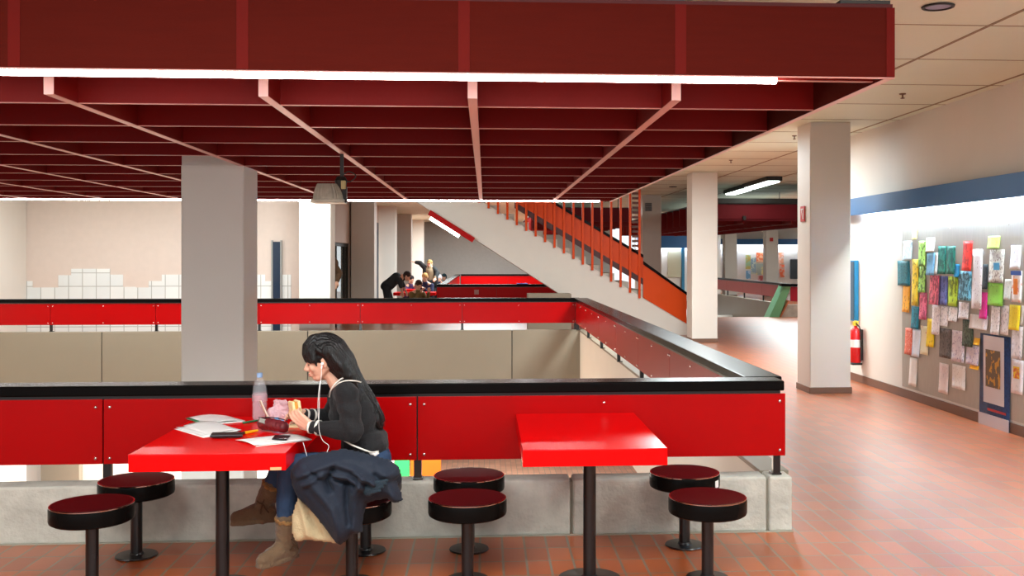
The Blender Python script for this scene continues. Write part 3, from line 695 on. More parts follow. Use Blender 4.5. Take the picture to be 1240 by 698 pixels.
# oblique railing across the hall opening
A = atZ(862, 336, .905); B = atZ(949, 343.5, .905)
A.z = B.z = 0; u = (B-A); ln = u.length; u.normalize()
rail('railing', 'Oblique distant red railing right of the middle column, ending at the green stringer', tuple(A), tuple(u), ln, [0, ln*.25, ln*.5, ln*.75, ln-.05], inner=-1, screws=False, width=.2, zr=(.86, .905), zp=(.5, .84), pm=mat('hall_rail_red', (176, 50, 46), .35))
nn = Vector((u.y, -u.x, 0))
bm = NB(); vs = [bm.verts.new((A+u*s+nn*n_)+Vector((0, 0, z))) for z in (-2.2, .326) for s, n_ in ((-.6, .0), (ln+.0, .0), (ln+.0, -.15), (-.6, -.15))]
fs = [bm.faces.new([vs[i] for i in f]) for f in ((3, 2, 1, 0), (4, 5, 6, 7), (0, 1, 5, 4), (1, 2, 6, 5), (2, 3, 7, 6), (3, 0, 4, 7))]
bmesh.ops.recalc_face_normals(bm, faces=fs); struct('trim_7', bm, M_fas)
# far valances + posters
bm = NB(); box(bm, 9.05, 14.2, 44.85, 44.9, 2.19, 2.45); vv = obj('light_valance', bm, M_blue, None, 'Far blue light valance above the posters at the end of the hall', 'light fitting')
bm = NB(); box(bm, 9.05, 14.2, 44.91, 45.19, 2.43, 2.45); tq = obj('top_board', bm, M_blue, vv); bm = NB(); box(bm, 9.1, 14.2, 45.0, 45.05, 2.25, 2.29); obj('light_tube', bm, mat('tube_far', (255, 255, 255), .5, emit=((245, 252, 255), 30)), vv)  # top board added to keep the tube's light off the wall above
bm = NB(); box(bm, 5.85, 8.95, 38.5, 38.55, 1.98, 2.5); vv = obj('light_valance', bm, M_blue, None, 'Deep blue valance between the orange stair and the middle column', 'light fitting')
bm = NB(); box(bm, 5.85, 8.95, 38.56, 38.79, 2.48, 2.5); obj('top_board', bm, M_blue, vv); bm = NB(); box(bm, 5.9, 8.95, 38.62, 38.66, 2.05, 2.09); obj('light_tube', bm, MATS['tube_far'], vv)  # this top board too is added to stop light going upward
bm = NB(); q0 = atY(809, 303, 38.7); q1 = atY(825, 336, 38.7); box(bm, q0.x, q1.x, 38.7, 38.79, q1.z, 1.95); obj('wall_board', bm, mat('beige_panel', (206, 200, 168), .6), None, 'Cream panel on the far wall between stair and middle column', 'panel')
bm = NB(); q0 = atY(826, 303, 38.6); q1 = atY(829, 336, 38.6); box(bm, q0.x, q1.x, 38.6, 38.79, 0, 2.0); obj('door_leaf', bm, M_bluew, None, 'Narrow blue door edge right of the cream panel', 'door')
pcs = [(903, 309, 909, 326, (170, 200, 150), (230, 170, 60)), (909.4, 312, 915.6, 332, (200, 210, 190), (90, 130, 160)), (916, 306, 925, 318, (240, 120, 70), (250, 240, 200)), (916, 320, 925, 333, (230, 220, 150), (120, 150, 180)), (943, 306, 949, 319.6, (236, 160, 120), (250, 250, 250)), (944, 320.4, 950, 336, (240, 110, 60), (220, 230, 230)), (918, 334, 924, 342, (190, 90, 80), (250, 250, 250)), (903.5, 328, 909, 338, (120, 170, 200), (250, 250, 250))]
lbs = ['Pale green poster, top left of the far lit poster cluster', 'Grey-green poster in the left half of the far cluster', 'Orange poster, top right of the far lit poster cluster', 'Yellowish poster, lower right of the far lit poster cluster', 'Peach poster between far column and dark board', 'Orange poster just below the peach one beside the far column', 'Tiny reddish poster at the bottom of the far cluster', 'Small blue poster, bottom left of the far cluster']
for i, (x0, y0, x1, y1, c_, k_) in enumerate(pcs):
    p = atY(x0, y0, 45.17); q = atY(x1, y1, 45.17)
    bm = NB(); box(bm, p.x, q.x, 45.18, 45.1995, q.z, p.z); obj('poster', bm, printmat('far_poster_%d' % i, c_, k_, .5, (6, 1, 6)), None, lbs[i], 'poster', 'posters on the far lit wall')
p = atY(957, 314, 45.1); q = atY(966, 338, 45.1)
bm = NB(); box(bm, p.x, q.x, 45.05, 45.19, q.z, p.z); obj('dark_board', bm, mat('dark_board', (60, 66, 70), .4), None, 'Dark framed board on the far lit wall, next to the tall right column', 'board', bevel=.03)
# grille on the far column
q0 = atY(781, 246, 26.27); q1 = atY(789, 256, 26.27)
g = thing('air_grille', 'Small grey air grille high on the distant column behind the stair', 'vent', ((q0.x+q1.x)/2, 26.2, q1.z))
bm = NB(); box(bm, q0.x, q1.x, 26.22, 26.29, q1.z, q0.z); obj('frame', bm, M_grey, g)
bm = NB()
for k in range(4): zz = q1.z+.02+k*(q0.z-q1.z)/4; box(bm, q0.x+.01, q1.x-.01, 26.2, 26.219, zz, zz+.02)
obj('slats', bm, M_dark, g)
# left passage: bulkhead, glazing
gl = thing('window_1', None, None, (-3.5, 23.3, 0), kind='structure')
bm = NB()
for y in (20.9, 22.3, 23.7, 25.1, 25.62): box(bm, -3.56, -3.46, y, y+.07, 0, 1.97)
box(bm, -3.56, -3.46, 20.9, 25.69, 1.9, 1.979); obj('window_frame', bm, M_dark, gl)
bm = NB(); box(bm, -3.52, -3.51, 20.97, 25.62, .0, 1.9); obj('pane', bm, mat('pane_glass', (200, 205, 196), .1, alpha=.3), gl)
bm = NB(); n = 60; vsA = []; vsB = []
for k in range(n+1):
    y = 21+4.5*k/n; x = -3.8+.05*math.sin(k*1.3); vsA.append(bm.verts.new((x, y, 0))); vsB.append(bm.verts.new((x, y, 2.1)))
for k in range(n): bm.faces.new((vsA[k], vsA[k+1], vsB[k+1], vsB[k]))
o = obj('curtain', bm, mat('curtain', (190, 180, 164), .8), None, 'Pale curtain behind the glazing left of the shaded column', 'curtain', smooth=True)
sm = o.modifiers.new('t', 'SOLIDIFY'); sm.thickness = .006
# lower storey coloured panels
for i, (x0, x1, c_, lb) in enumerate(((478, 495.5, (40, 200, 90), 'Bright green board on the lower storey, seen under the railing beside the woman'), (497, 505, (206, 92, 3), 'Narrow orange board on the lower storey, left of the railing post'), (511, 534, (206, 92, 3), 'Wide orange board on the lower storey, right of the railing post'))):
    Yl = 20.6; p = atY(x0, 540, Yl); q = atY(x1, 577, Yl)
    bm = NB(); box(bm, p.x, q.x, Yl, Yl+.05, q.z, p.z); box(bm, p.x, p.x+.03, Yl+.01, Yl+.04, -3.3, q.z); box(bm, q.x-.03, q.x, Yl+.01, Yl+.04, -3.3, q.z)
    obj('display_board', bm, mat('board_%d' % i, c_, .5), None, lb, 'board', 'coloured boards on the lower storey')
bm = NB(); p = atY(52, 560, 21.4); q = atY(98, 560, 21.4); box(bm, p.x, q.x, 21.3, 21.49, -3.3, -1); obj('pillar', bm, M_fas, None, 'Beige pilaster on the lower storey wall, seen below the left railing', 'pillar')

# ================================================================== FURNITURE
def table(x0, x1, label):
    y0, y1 = 4.845, KY-.004; xc = (x0+x1)/2
    t = thing('canteen_table', label, 'table', (xc, 5.2, 0), 'red canteen tables')
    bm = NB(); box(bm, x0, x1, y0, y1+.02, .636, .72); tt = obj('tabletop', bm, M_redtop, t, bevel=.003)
    bm = NB(); lathe(bm, xc, 5.12, [(0, 0), (.16, 0), (.16, .012), (.045, .02), (.033, .03), (.033, .62), (.09, .625), (.09, .6355), (0, .6355)], 28); obj('leg', bm, M_blackm, t, smooth=True)
    return t
T1 = table(-1.675, -.945, 'Red canteen table with papers and bottle in front of the seated woman')
T2 = table(.178, .882, 'Empty bright red canteen table fixed to the near railing')
bm = NB(); p = atY(333, 547, 4.844); box(bm, p.x-.022, p.x+.03, 4.8425, 4.8448, .638, .652)
obj('chipped_edge', bm, mat('chip_wood', (206, 170, 120), .8), T1, label='chipped bare wood corner')
def stool(x, y, label, first=[None]):
    if first[0] is None:
        t = thing('stool', label, 'stool', (x, y, 0), 'round fixed canteen stools')
        bm = NB(); lathe(bm, x, y, [(.19, .4175), (.192, .421), (.19, .424), (.1, .4245), (0, .4245)], 56); obj('seat_top', bm, M_seat, t, smooth=True)
        bm = NB(); lathe(bm, x, y, [(0, .335), (.186, .335), (.197, .342), (.2, .352), (.2, .408), (.197, .417), (0, .417)], 56); obj('seat', bm, M_black, t, smooth=True)
        bm = NB(); lathe(bm, x, y, [(.190, .4172), (.1975, .4172), (.1975, .4215), (.194, .4235), (.190, .4232)], 56); obj('rim', bm, mat('rim_metal', (190, 170, 165), .15, 1), t, smooth=True)
        bm = NB(); lathe(bm, x, y, [(0, .012), (.031, .012), (.031, .3345), (0, .3345)], 28); obj('leg', bm, M_blackm, t, smooth=True)
        bm = NB(); lathe(bm, x, y, [(0, 0), (.108, 0), (.112, .004), (.108, .010), (.04, .013), (.036, .022), (.0315, .024)], 40); obj('base_plate', bm, M_blackm, t, smooth=True)
        first[0] = t; return t
    t = first[0].copy(); COL.objects.link(t); t.location = (x, y, 0); t['label'] = label
    for ch in list(first[0].children):
        c = ch.copy(); COL.objects.link(c); c.parent = t
    return t
stool(-1.955, 5.15, 'Leftmost near stool with dark red seat, by the free end of the papered table')
stool(-1.92, 5.685, 'Left rear stool against the concrete kerb, behind the leftmost stool')
stool(-.675, 5.15, 'Near stool the woman sits on, mostly under her navy coat')
stool(-.669, 5.692, 'Stool against the kerb hidden behind the woman and her coat')
stool(-.092, 5.15, 'Near stool left of the empty red table')
stool(-.093, 5.69, 'Rear stool left of the empty red table, against the kerb')
stool(1.135, 5.10, 'Near stool right of the empty red table')
s_ = stool(1.134, 5.693, 'Rear stool right of the empty red table, with a small white sticker')
bm = NB(); p = atY(869, 580, 5.55)
import mathutils
ang = math.radians(-38)
q = Vector((1.134+.2015*math.cos(ang), 5.693+.2015*math.sin(ang), .375))
rt = Vector((-math.sin(ang), math.cos(ang), 0)); 
vs = [bm.verts.new(q+rt*a_+Vector((0, 0, b_))) for a_, b_ in ((-.02, -.02), (.02, -.02), (.02, .02), (-.02, .02))]; bm.faces.new(vs)
o = obj('sticker', bm, M_white, s_); sm = o.modifiers.new('t', 'SOLIDIFY'); sm.thickness = .001
# ================================================================== PEOPLE
TS = bpy.data.scenes.new('scratch')
UNIT = {}
def unit_sphere(seg):
    if seg not in UNIT:
        t = bmesh.new(); bmesh.ops.create_uvsphere(t, u_segments=seg, v_segments=seg//2+2, radius=1)
        UNIT[seg] = ([v.co.copy() for v in t.verts], [[v.index for v in f.verts] for f in t.faces]); t.free()
    return UNIT[seg]
class Blob:
    def __init__(s): s.V = []; s.Fc = []
    def add(s, vs, fs):
        n = len(s.V); s.V += vs; s.Fc += [[i+n for i in f] for f in fs]
    def ball(s, c, r, seg=14):
        v, f = unit_sphere(seg); c = Vector(c); s.add([c+q*r for q in v], f)
    def ell(s, c, r, rot=None, seg=20):
        v, f = unit_sphere(seg); c = Vector(c); rot = rot or Matrix.Identity(3)
        s.add([c+rot@Vector((q.x*r[0], q.y*r[1], q.z*r[2])) for q in v], f)
    def cap(s, p, q, r0, r1, seg=14):
        p = Vector(p); q = Vector(q); d = q-p
        s.ball(p, r0, seg); s.ball(q, r1, seg)
        if d.length < 1e-5: return
        M = d.to_track_quat('Z', 'Y').to_matrix()
        ring = [M@Vector((math.cos(2*math.pi*k/seg), math.sin(2*math.pi*k/seg), 0)) for k in range(seg)]
        vs = [p+a*r0 for a in ring]+[q+a*r1 for a in ring]
        s.add(vs, [[k, (k+1) % seg, seg+(k+1) % seg, seg+k] for k in range(seg)]+[list(range(seg))[::-1], list(range(seg, 2*seg))])
    def chain(s, pts, rs, seg=14, n=0):
        if n:
            P = spline([(*p,) for p in pts], n); m = len(P)-1; RR = []
            for i in range(len(P)):
                t = i/m*(len(rs)-1); k = min(int(t), len(rs)-2); RR.append(rs[k]+(rs[k+1]-rs[k])*(t-k))
            pts, rs = P, RR
        for a, b, x, y in zip(pts, pts[1:], rs, rs[1:]): s.cap(a, b, x, y, seg)
    def quad(s, pts):  # closed convex hull of points
        t = bmesh.new(); [t.verts.new(Vector(p)) for p in pts]; bmesh.ops.convex_hull(t, input=t.verts[:]); t.verts.index_update()
        s.add([v.co.copy() for v in t.verts], [[v.index for v in f.verts] for f in t.faces]); t.free()
    def done(s, name, m, parent, voxel=.006, it=4, disp=None, **k):
        me = bpy.data.meshes.new('tmp'); me.from_pydata(s.V, [], s.Fc); me.update()
        o = bpy.data.objects.new('tmp', me); TS.collection.objects.link(o)
        r = o.modifiers.new('r', 'REMESH'); r.mode = 'VOXEL'; r.voxel_size = voxel
        if it:
            q = o.modifiers.new('s', 'SMOOTH'); q.factor = .5; q.iterations = it
        with bpy.context.temp_override(scene=TS, view_layer=TS.view_layers[0]): dg = bpy.context.evaluated_depsgraph_get(); dg.update()
        me2 = bpy.data.meshes.new_from_object(o.evaluated_get(dg)); bpy.data.objects.remove(o); bpy.data.meshes.remove(me)
        me2.name = name
        if disp:
            ns = [v.normal.copy() for v in me2.vertices]
            for v, nn_ in zip(me2.vertices, ns): v.co += nn_*disp(v.co)
        me2.materials.clear(); me2.materials.append(m)
        return obj(name, me2, m, parent, smooth=True, angle=180, **k)

M_skin = mat('skin', (222, 172, 146), .45, var=.03, vscale=12, spec=.4)
M_hair = mat('black_hair', (9, 7, 7), .34, var=.3, vscale=3, bump=.9, bscale=5, stretch=(45, 45, 6), coat=.15)
M_knit = mat('black_knit', (12, 12, 15), .85, bump=.35, bscale=160, sheen=.08)
M_trim = mat('white_knit', (226, 220, 208), .8, bump=.3, bscale=200)
M_jeans = mat('blue_jeans', (38, 62, 92), .8, var=.15, vscale=10, bump=.3, bscale=90)
M_suede = mat('brown_suede', (104, 80, 56), .85, var=.15, vscale=14, bump=.6, bscale=60, sheen=.2)
M_fur = mat('tan_fur', (150, 108, 62), .95, var=.2, vscale=40, bump=1, bscale=150)
M_coat = mat('navy_coat_cloth', (15, 26, 42), .75, var=.06, vscale=6, bump=.2, bscale=120, sheen=.05)
M_lining = mat('beige_lining', (200, 178, 138), .85, var=.05, bump=.5, bscale=160)

def head(bl, c, f, up, s=1.0, mouth=True):
    """c: centre of the skull, f: facing direction, up: up of the head; unit head height about .23 m"""
    f = Vector(f).normalized(); up = Vector(up); up = (up-f*up.dot(f)).normalized(); l = up.cross(f).normalized()
    Mx = Matrix((f, l, up)).transposed()
    def P(a, b, u): return Vector(c)+(f*a+l*b+up*u)*s
    def E(a, b, u, ra, rb, ru): bl.ell(P(a, b, u), (ra*s, rb*s, ru*s), Mx)
    E(-.012, 0, .022, .092, .073, .088)      # cranium
    E(.020, 0, -.035, .060, .060, .078)      # face
    E(.046, 0, -.093, .026, .027, .021)      # chin
    for q in (-1, 1):
        bl.cap(P(-.012, q*.050, -.050), P(.040, q*.022, -.094), .020*s, .018*s)   # jaw line
        E(.052, q*.034, -.040, .024, .023, .024)    # cheek
        E(.066, q*.031, -.006, .016, .020, .009)    # brow
        E(.066, q*.030, -.020, .011, .013, .008)    # lids
        E(-.008, q*.073, -.022, .016, .007, .029)   # ear
        E(-.012, q*.078, -.012, .014, .006, .018)
    E(.072, 0, .020, .014, .040, .034)       # forehead
    bl.cap(P(.078, 0, -.008), P(.098, 0, -.042), .0075*s, .0105*s)    # nose bridge
    for q in (-1, 1): bl.ball(P(.088, q*.010, -.046), .009*s)
    E(.078, 0, -.068, .012, .022, .0065)     # upper lip
    E(.075, 0, -.079, .012, .019, .0065)     # lower lip
    return P, Mx
def hand(bl, w, d, nrm, side, s=1.0, curl=(.5, .6, .65, .7), thumb=.5):
    """w wrist, d direction of the fingers, nrm palm-side normal (fingers curl to it), side=+1/-1 places the thumb"""
    d = Vector(d).normalized(); n = Vector(nrm); n = (n-d*n.dot(d)).normalized(); t = d.cross(n).normalized()*side   # towards the thumb
    w = Vector(w)
    k = w+d*.075*s
    for q in (-.026, -.009, .009, .026): bl.cap(w+t*q*.6*s+d*.008*s, k+t*q*s, .0135*s, .0115*s, 10)
    for i, (q, ln_, cu) in enumerate(zip((.028, .0095, -.0095, -.027), (.070, .078, .072, .056), curl)):
        p = k+t*q*s; a = cu*.5; dd = d
        for j, fr in enumerate((.44, .32, .24)):
            ang = cu*(.8+.35*j); a_ = sum(cu*(.8+.35*z_) for z_ in range(j+1))*.75
            dd = d*math.cos(a_)+n*math.sin(a_); q_ = p+dd*ln_*fr*s
            bl.cap(p, q_, (.0092-.0008*j)*s, (.0086-.0010*j)*s, 10); p = q_
    p = w+d*.022*s+t*.024*s; dd = (d*.75+t*.55+n*.45*thumb).normalized(); q_ = p+dd*.036*s; bl.cap(p, q_, .0135*s, .0105*s, 10)
    dd = (d*.8+t*.1+n*.75*thumb).normalized(); r_ = q_+dd*.028*s; bl.cap(q_, r_, .010*s, .009*s, 10); bl.cap(r_, r_+(dd+n*.2).normalized()*.022*s, .009*s, .0075*s, 10)
def P3(px, py, Y): return atY(px, py, Y)

# ------------------------------------------------ the seated woman
wm = thing('person', 'Seated person in a black sweater with white stripes, long black hair, eating a sandwich', 'person', (-.70, 5.2, 0))
YC = 5.19
skull = P3(391.5, 433, YC)
fdir = Vector((-1, -.06, -.20)); updir = Vector((-.20, 0, 1))
shN = P3(419, 476, 5.03); elN = P3(428, 523, 4.99); wrN = P3(377, 517.5, 5.06)
shF = P3(413, 474, 5.34); elF = P3(402, 508, 5.42); wrF = P3(370, 503, 5.29)
neck0 = P3(411, 467, YC); neck1 = P3(399, 447, YC)
chest = P3(424, 487, YC); waist = P3(437, 525, YC); pelv = P3(440, 560, YC)
hipN = P3(436, 570, 5.10); hipF = P3(436, 570, 5.29)
knN = P3(351, 565, 5.10); anN = P3(345, 650, 5.16)
knF = P3(343, 563, 5.33); anF = P3(321, 611, 5.37)
b = Blob()
head(b, skull, fdir, updir, 1.0)
b.chain([neck1, neck0, P3(417, 473, YC)], [.044, .047, .06])
b.chain([P3(420, 482, YC), chest, P3(431, 507, YC), waist, pelv], [.085, .098, .092, .088, .105])
for sh, el, wr in ((shN, elN, wrN), (shF, elF, wrF)):
    b.chain([P3(418, 476, YC), sh], [.06, .048]); b.chain([sh, el, wr], [.042, .034, .022])
for hp, kn, an in ((hipN, knN, anN), (hipF, knF, anF)): b.chain([pelv, hp], [.09, .085]); b.chain([hp, kn, an], [.074, .05, .036])
handd = (P3(356, 503, 5.07)-wrN)
hand(b, wrN, handd, (0.05, .9, .35), 1, .97, (.35, .45, .55, .65), .7)
hand(b, wrF, P3(352, 500, 5.24)-wrF, (-.2, -.9, .0), -1, .93, (.45, .55, .65, .7), .6)
body = b.done('body', M_skin, wm, .0042, 3)
# eye, lips, brow on the near side
f_ = fdir.normalized(); u_ = (updir-f_*updir.dot(f_)).normalized(); l_ = u_.cross(f_).normalized()
def HP(a, q, u): return skull+f_*a+l_*q+u_*u
bm = NB(); Mx = Matrix((f_, l_, u_)).transposed().to_4x4()
for q in (-1, 1):
    bmesh.ops.create_uvsphere(bm, u_segments=12, v_segments=8, radius=1, matrix=Matrix.Translation(HP(.0735, q*.031, -.0205))@Mx@Matrix.Diagonal((.006, .013, .0035, 1)))
    bmesh.ops.create_uvsphere(bm, u_segments=12, v_segments=8, radius=1, matrix=Matrix.Translation(HP(.078, q*.032, -.001))@Mx@Matrix.Diagonal((.007, .016, .003, 1)))
obj('eyes_and_brows', bm, mat('eye_dark', (26, 18, 16), .3), wm, smooth=True)
bm = NB()
for u, hh in ((-.0690, .0050), (-.0780, .0050)):
    bmesh.ops.create_uvsphere(bm, u_segments=14, v_segments=8, radius=1, matrix=Matrix.Translation(HP(.0815-(.001 if u < -.07 else 0), 0, u))@Mx@Matrix.Diagonal((.009, .019, hh, 1)))
obj('lips', bm, mat('lip_pink', (196, 104, 96), .4), wm, smooth=True)
# hair: cap, fringe, long fall down the back
b = Blob()
Mr = Matrix((f_, l_, u_)).transposed()
b.ell(HP(-.016, 0, .034), (.098, .083, .090), Mr)
b.ell(HP(-.052, 0, -.015), (.066, .080, .085), Mr)
for q in range(-7, 8):
    a = q/7; x = .088*math.cos(a*1.12)-.006; y = .080*math.sin(a*1.12)
    b.chain([HP(x*.45, y*.6, .112), HP(x*.92, y*.92, .078), HP(x*1.07, y*1.0, .035), HP(x*1.06, y*.99, .006+abs(a)*-.018)], [.012, .014, .013, .008], 8)
for q in (-1, 1):   # in front of and over the ears
    b.chain([HP(.045, q*.070, .05), HP(.040, q*.079, .01), HP(.032, q*.076, -.03)], [.016, .010, .004], 8)
    b.chain([HP(.01, q*.080, .05), HP(-.025, q*.086, .01), HP(-.055, q*.076, -.06)], [.016, .016, .022], 8)
fall = [(402, 424), (414, 440), (424, 455), (434, 468), (442, 482), (450, 497), (457, 509), (462, 517)]
rad = [.075, .072, .058, .046, .046, .044, .034, .010]
for dy, rr in ((-.07, .62), (-.035, .9), (0, 1), (.04, .85), (.075, .6)):
    b.chain([P3(px-abs(dy)*30, py+R.uniform(-2, 2), YC+dy*(1.0 if i < 3 else .75)) for i, (px, py) in enumerate(fall)], [r*rr for r in rad], 10)
b.done('hair', M_hair, wm, .0042, 3, disp=lambda co: .0025*math.sin(co.y*420+noise.noise(co*9)*6))
# loose strands at the ends
bm = NB()
for k in range(46):
    dy = R.uniform(-.075, .075); ox = R.uniform(-.03, .035)
    tube(bm, spline([P3(430+R.uniform(-3, 5), 462, YC+dy)+Vector((ox, 0, 0)), P3(446, 488, YC+dy)+Vector((ox+.01, 0, 0)), P3(458, 507, YC+dy*.8)+Vector((ox, 0, 0)), P3(463+R.uniform(-9, 4), 515+R.uniform(-4, 6), YC+dy*.6)+Vector((0, 0, 0))], 4), [.0016]*12+[.0006], 4)
obj('hair_strands', bm, M_hair, wm, smooth=True)
# sweater
def fold(co): return .0035*noise.noise(co*16)+.003*math.sin(co.z*70+noise.noise(co*7)*5)
b = Blob()
b.chain([P3(421, 480, YC), chest, P3(431, 507, YC), waist, P3(440, 545, YC)], [.095, .109, .104, .102, .116])
b.ell(P3(418, 500, YC), (.08, .13, .10)); 
b.ell(P3(424, 482, YC), (.085, .16, .085)); b.ell(P3(447, 536, YC), (.10, .16, .085)); b.ell(P3(436, 508, YC), (.10, .145, .14))
for sh, el, wr in ((shN, elN, wrN), (shF, elF, wrF)):
    dw = (wr-el).normalized()
    b.chain([P3(418, 478, YC), sh], [.07, .060]); b.chain([sh, sh.lerp(el, .5), el, el.lerp(wr, .5), wr-dw*.012], [.060, .056, .051, .043, .033])
b.done('sweater', M_knit, wm, .0055, 4, disp=fold)
def band(a, b_, r, th=.005, rot=None, n=36):
    """ring around axis a->b_"""
    bm = NB(); d = (Vector(b_)-Vector(a)); q = d.to_track_quat('Z', 'Y').to_matrix(); L_ = d.length
    rx, ry = r if isinstance(r, tuple) else (r, r); rings = []
    for z, g in ((0, 0), (0, th), (L_, th), (L_, 0)):
        rings.append([bm.verts.new(Vector(a)+q@Vector(((rx+g)*math.cos(2*math.pi*k/n), (ry+g)*math.sin(2*math.pi*k/n), z))) for k in range(n)])
    for A, B in zip(rings, rings[1:]+rings[:1]):
        for k in range(n): bm.faces.new((A[k], A[(k+1) % n], B[(k+1) % n], B[k]))
    bmesh.ops.recalc_face_normals(bm, faces=bm.faces[:]); return bm
for el, wr in ((elN, wrN), (elF, wrF)):
    dw = (wr-el).normalized()
    obj('cuff_stripe', band(wr-dw*.004, wr+dw*.008, .031, .002), M_trim, wm, smooth=True)
    obj('cuff_stripe', band(wr-dw*.046, wr-dw*.034, .0365, .002), M_trim, wm, smooth=True)
# sailor-like collar stripes
bm = NB()
col = [(399, 481, 5.14), (401, 472, 5.09), (408, 463, 5.085), (417, 457.5, 5.10), (428, 456, 5.15), (430, 457, 5.22)]
tube(bm, spline([P3(*p) for p in col], 6), .0040, 6)
tube(bm, spline([P3(*p) for p in [(405, 474, 5.04), (408, 466, 5.015), (418, 461.5, 5.005), (430, 461.5, 5.02), (437, 463, 5.06)]], 6), .0032, 6)
obj('collar_stripe', bm, M_trim, wm, smooth=True)
bm = NB()
tube(bm, spline([P3(*p) for p in [(417, 534, 5.03), (426, 539, 4.995), (438, 544, 4.99), (450, 548, 5.01), (458, 547, 5.07)]], 6), .0042, 6)
obj('hem_stripe', bm, M_trim, wm, smooth=True)
# jeans
b = Blob()
b.ell(P3(440, 562, YC), (.125, .165, .10)); b.ell(P3(448, 556, YC), (.11, .155, .095))
for hp, kn, an in ((hipN, knN, anN), (hipF, knF, anF)):
    b.chain([hp+Vector((.02, 0, .01)), hp.lerp(kn, .5), kn, kn.lerp(an, .45), kn.lerp(an, .92)], [.092, .080, .062, .056, .043])
b.done('jeans', M_jeans, wm, .0055, 4, disp=lambda co: .004*noise.noise(co*22))
# boots
def boot(an, kn, toe_dir, up, nm):
    t = Vector(toe_dir).normalized(); k = (kn-an).normalized(); u = Vector(up).normalized(); sd = t.cross(u).normalized()
    b = Blob()
    top = an+k*.115
    b.chain([top, an+k*.05, an], [.059, .054, .050])
    heel = an-u*.055-t*.025; 
    b.chain([an, heel], [.050, .046]); b.chain([heel, heel+t*.07+u*.012, heel+t*.12-u*.004, heel+t*.16-u*.010], [.044, .045, .041, .036])
    b.quad([heel-u*.045+t*a_+sd*s_*w_+u*z_ for a_, w_ in ((-.045, .022), (.02, .036), (.09, .040), (.15, .040), (.192, .024)) for s_ in (-1, 1) for z_ in (0, .018)])
    o = b.done('boot', M_suede, wm, .005, 3, disp=lambda co: .0035*noise.noise(co*35))
    b = Blob()
    q = (top+k*.0)
    for z in range(20):
        a_ = 2*math.pi*z/20; e1 = k.cross(t).normalized(); e2 = k.cross(e1).normalized()
        b.ball(q+(e1*math.cos(a_)+e2*math.sin(a_))*.050+k*R.uniform(-.004, .006), .013)
    b.done('fur_trim', M_fur, o, .004, 1, disp=lambda co: .004*noise.noise(co*120))
    bm = NB()
    s2 = -1 if sd.y > 0 else 1
    c0 = an+sd*s2*.052+u*.01
    for q0, q1 in ((Vector((0, 0, 0)), Vector((.03, 0, -.045))), (Vector((0, 0, 0)), Vector((-.012, 0, -.05))), (Vector((0, 0, .0)), Vector((.012, 0, .03))), (Vector((0, 0, 0)), Vector((-.03, 0, .016)))):
        tube(bm, spline([c0+q0, c0+(q0+q1)*.5+sd*s2*.012, c0+q1], 4), .0035, 6)
    obj('lace', bm, mat('lace_brown', (80, 56, 36), .8), o, smooth=True)
    return o
heelN = P3(356, 678, 5.16)
boot(P3(346, 655, 5.16), knN, Vector((-.55, -.62, -.02)), (0, 0, 1), 'near')
boot(P3(320, 610, 5.37), knF, Vector((-.96, -.05, -.05)), (.05, 0, 1), 'far')

# earphones
ep = thing('earphones', 'White earphones with a thin cable hanging from the woman\'s ear to her lap', 'earphones', tuple(P3(393, 441, 5.09)))
ear = HP(-.002, -.083 if l_.y > 0 else .083, -.028)
sgn = -1 if l_.y > 0 else 1
ear = skull+f_*.002+l_*sgn*.083+u_*(-.026)
bm = NB(); bmesh.ops.create_uvsphere(bm, u_segments=12, v_segments=8, radius=.0085, matrix=Matrix.Translation(ear)); tube(bm, [ear, ear+Vector((-.004, -.002, -.022))], .004, 8)
obj('earbud', bm, M_white, ep, smooth=True)
bm = NB()
tube(bm, spline([ear+Vector((-.004, -.002, -.018)), P3(389, 455, 5.06), P3(387, 475, 5.0), P3(386.5, 500, 4.965), P3(386, 512, 4.955), P3(387, 524, 4.96), P3(391, 534, 4.97), P3(398, 540, 4.98), P3(396, 548, 4.97)], 8), .0013, 6)
tube(bm, spline([P3(387.5, 462, 5.06), P3(385.5, 480, 5.02), P3(385, 496, 4.99), P3(386, 511, 4.958)], 8), .0012, 6)
tube(bm, spline([P3(367, 536, 5.0), P3(369, 543, 5.0), P3(371.5, 552, 5.0), P3(372, 556, 5.02)], 6), .0014, 6)
obj('cable', bm, M_white, ep, smooth=True)

# sandwich
sw = thing('sandwich', 'Small pale sandwich held in the seated woman\'s hands', 'sandwich', tuple(P3(357, 497, 5.12)))
a_ = P3(357, 497, 5.135)
def bread(off, w_, nm, m_, tl=.06):
    bm = NB(); Mt = Matrix.Translation(a_+off)@Matrix.Rotation(math.radians(-8), 4, 'Y')@Matrix.Rotation(math.radians(25), 4, 'Z')
    vs = box(bm, -w_/2, w_/2, -.045, .045, -.045, .045); bmesh.ops.transform(bm, matrix=Mt, verts=vs); return obj(nm, bm, m_, sw, bevel=.006, seg=3)
M_bread = mat('bread', (240, 214, 160), .85, var=.08, vscale=30, bump=.4, bscale=80)
bread(Vector((-.012, 0, 0)), .015, 'bread_slice', M_bread); bread(Vector((.016, 0, .006)), .015, 'bread_slice', M_bread); bread(Vector((.002, 0, 0)), .012, 'filling', mat('filling', (222, 150, 60), .6, var=.2, vscale=40))

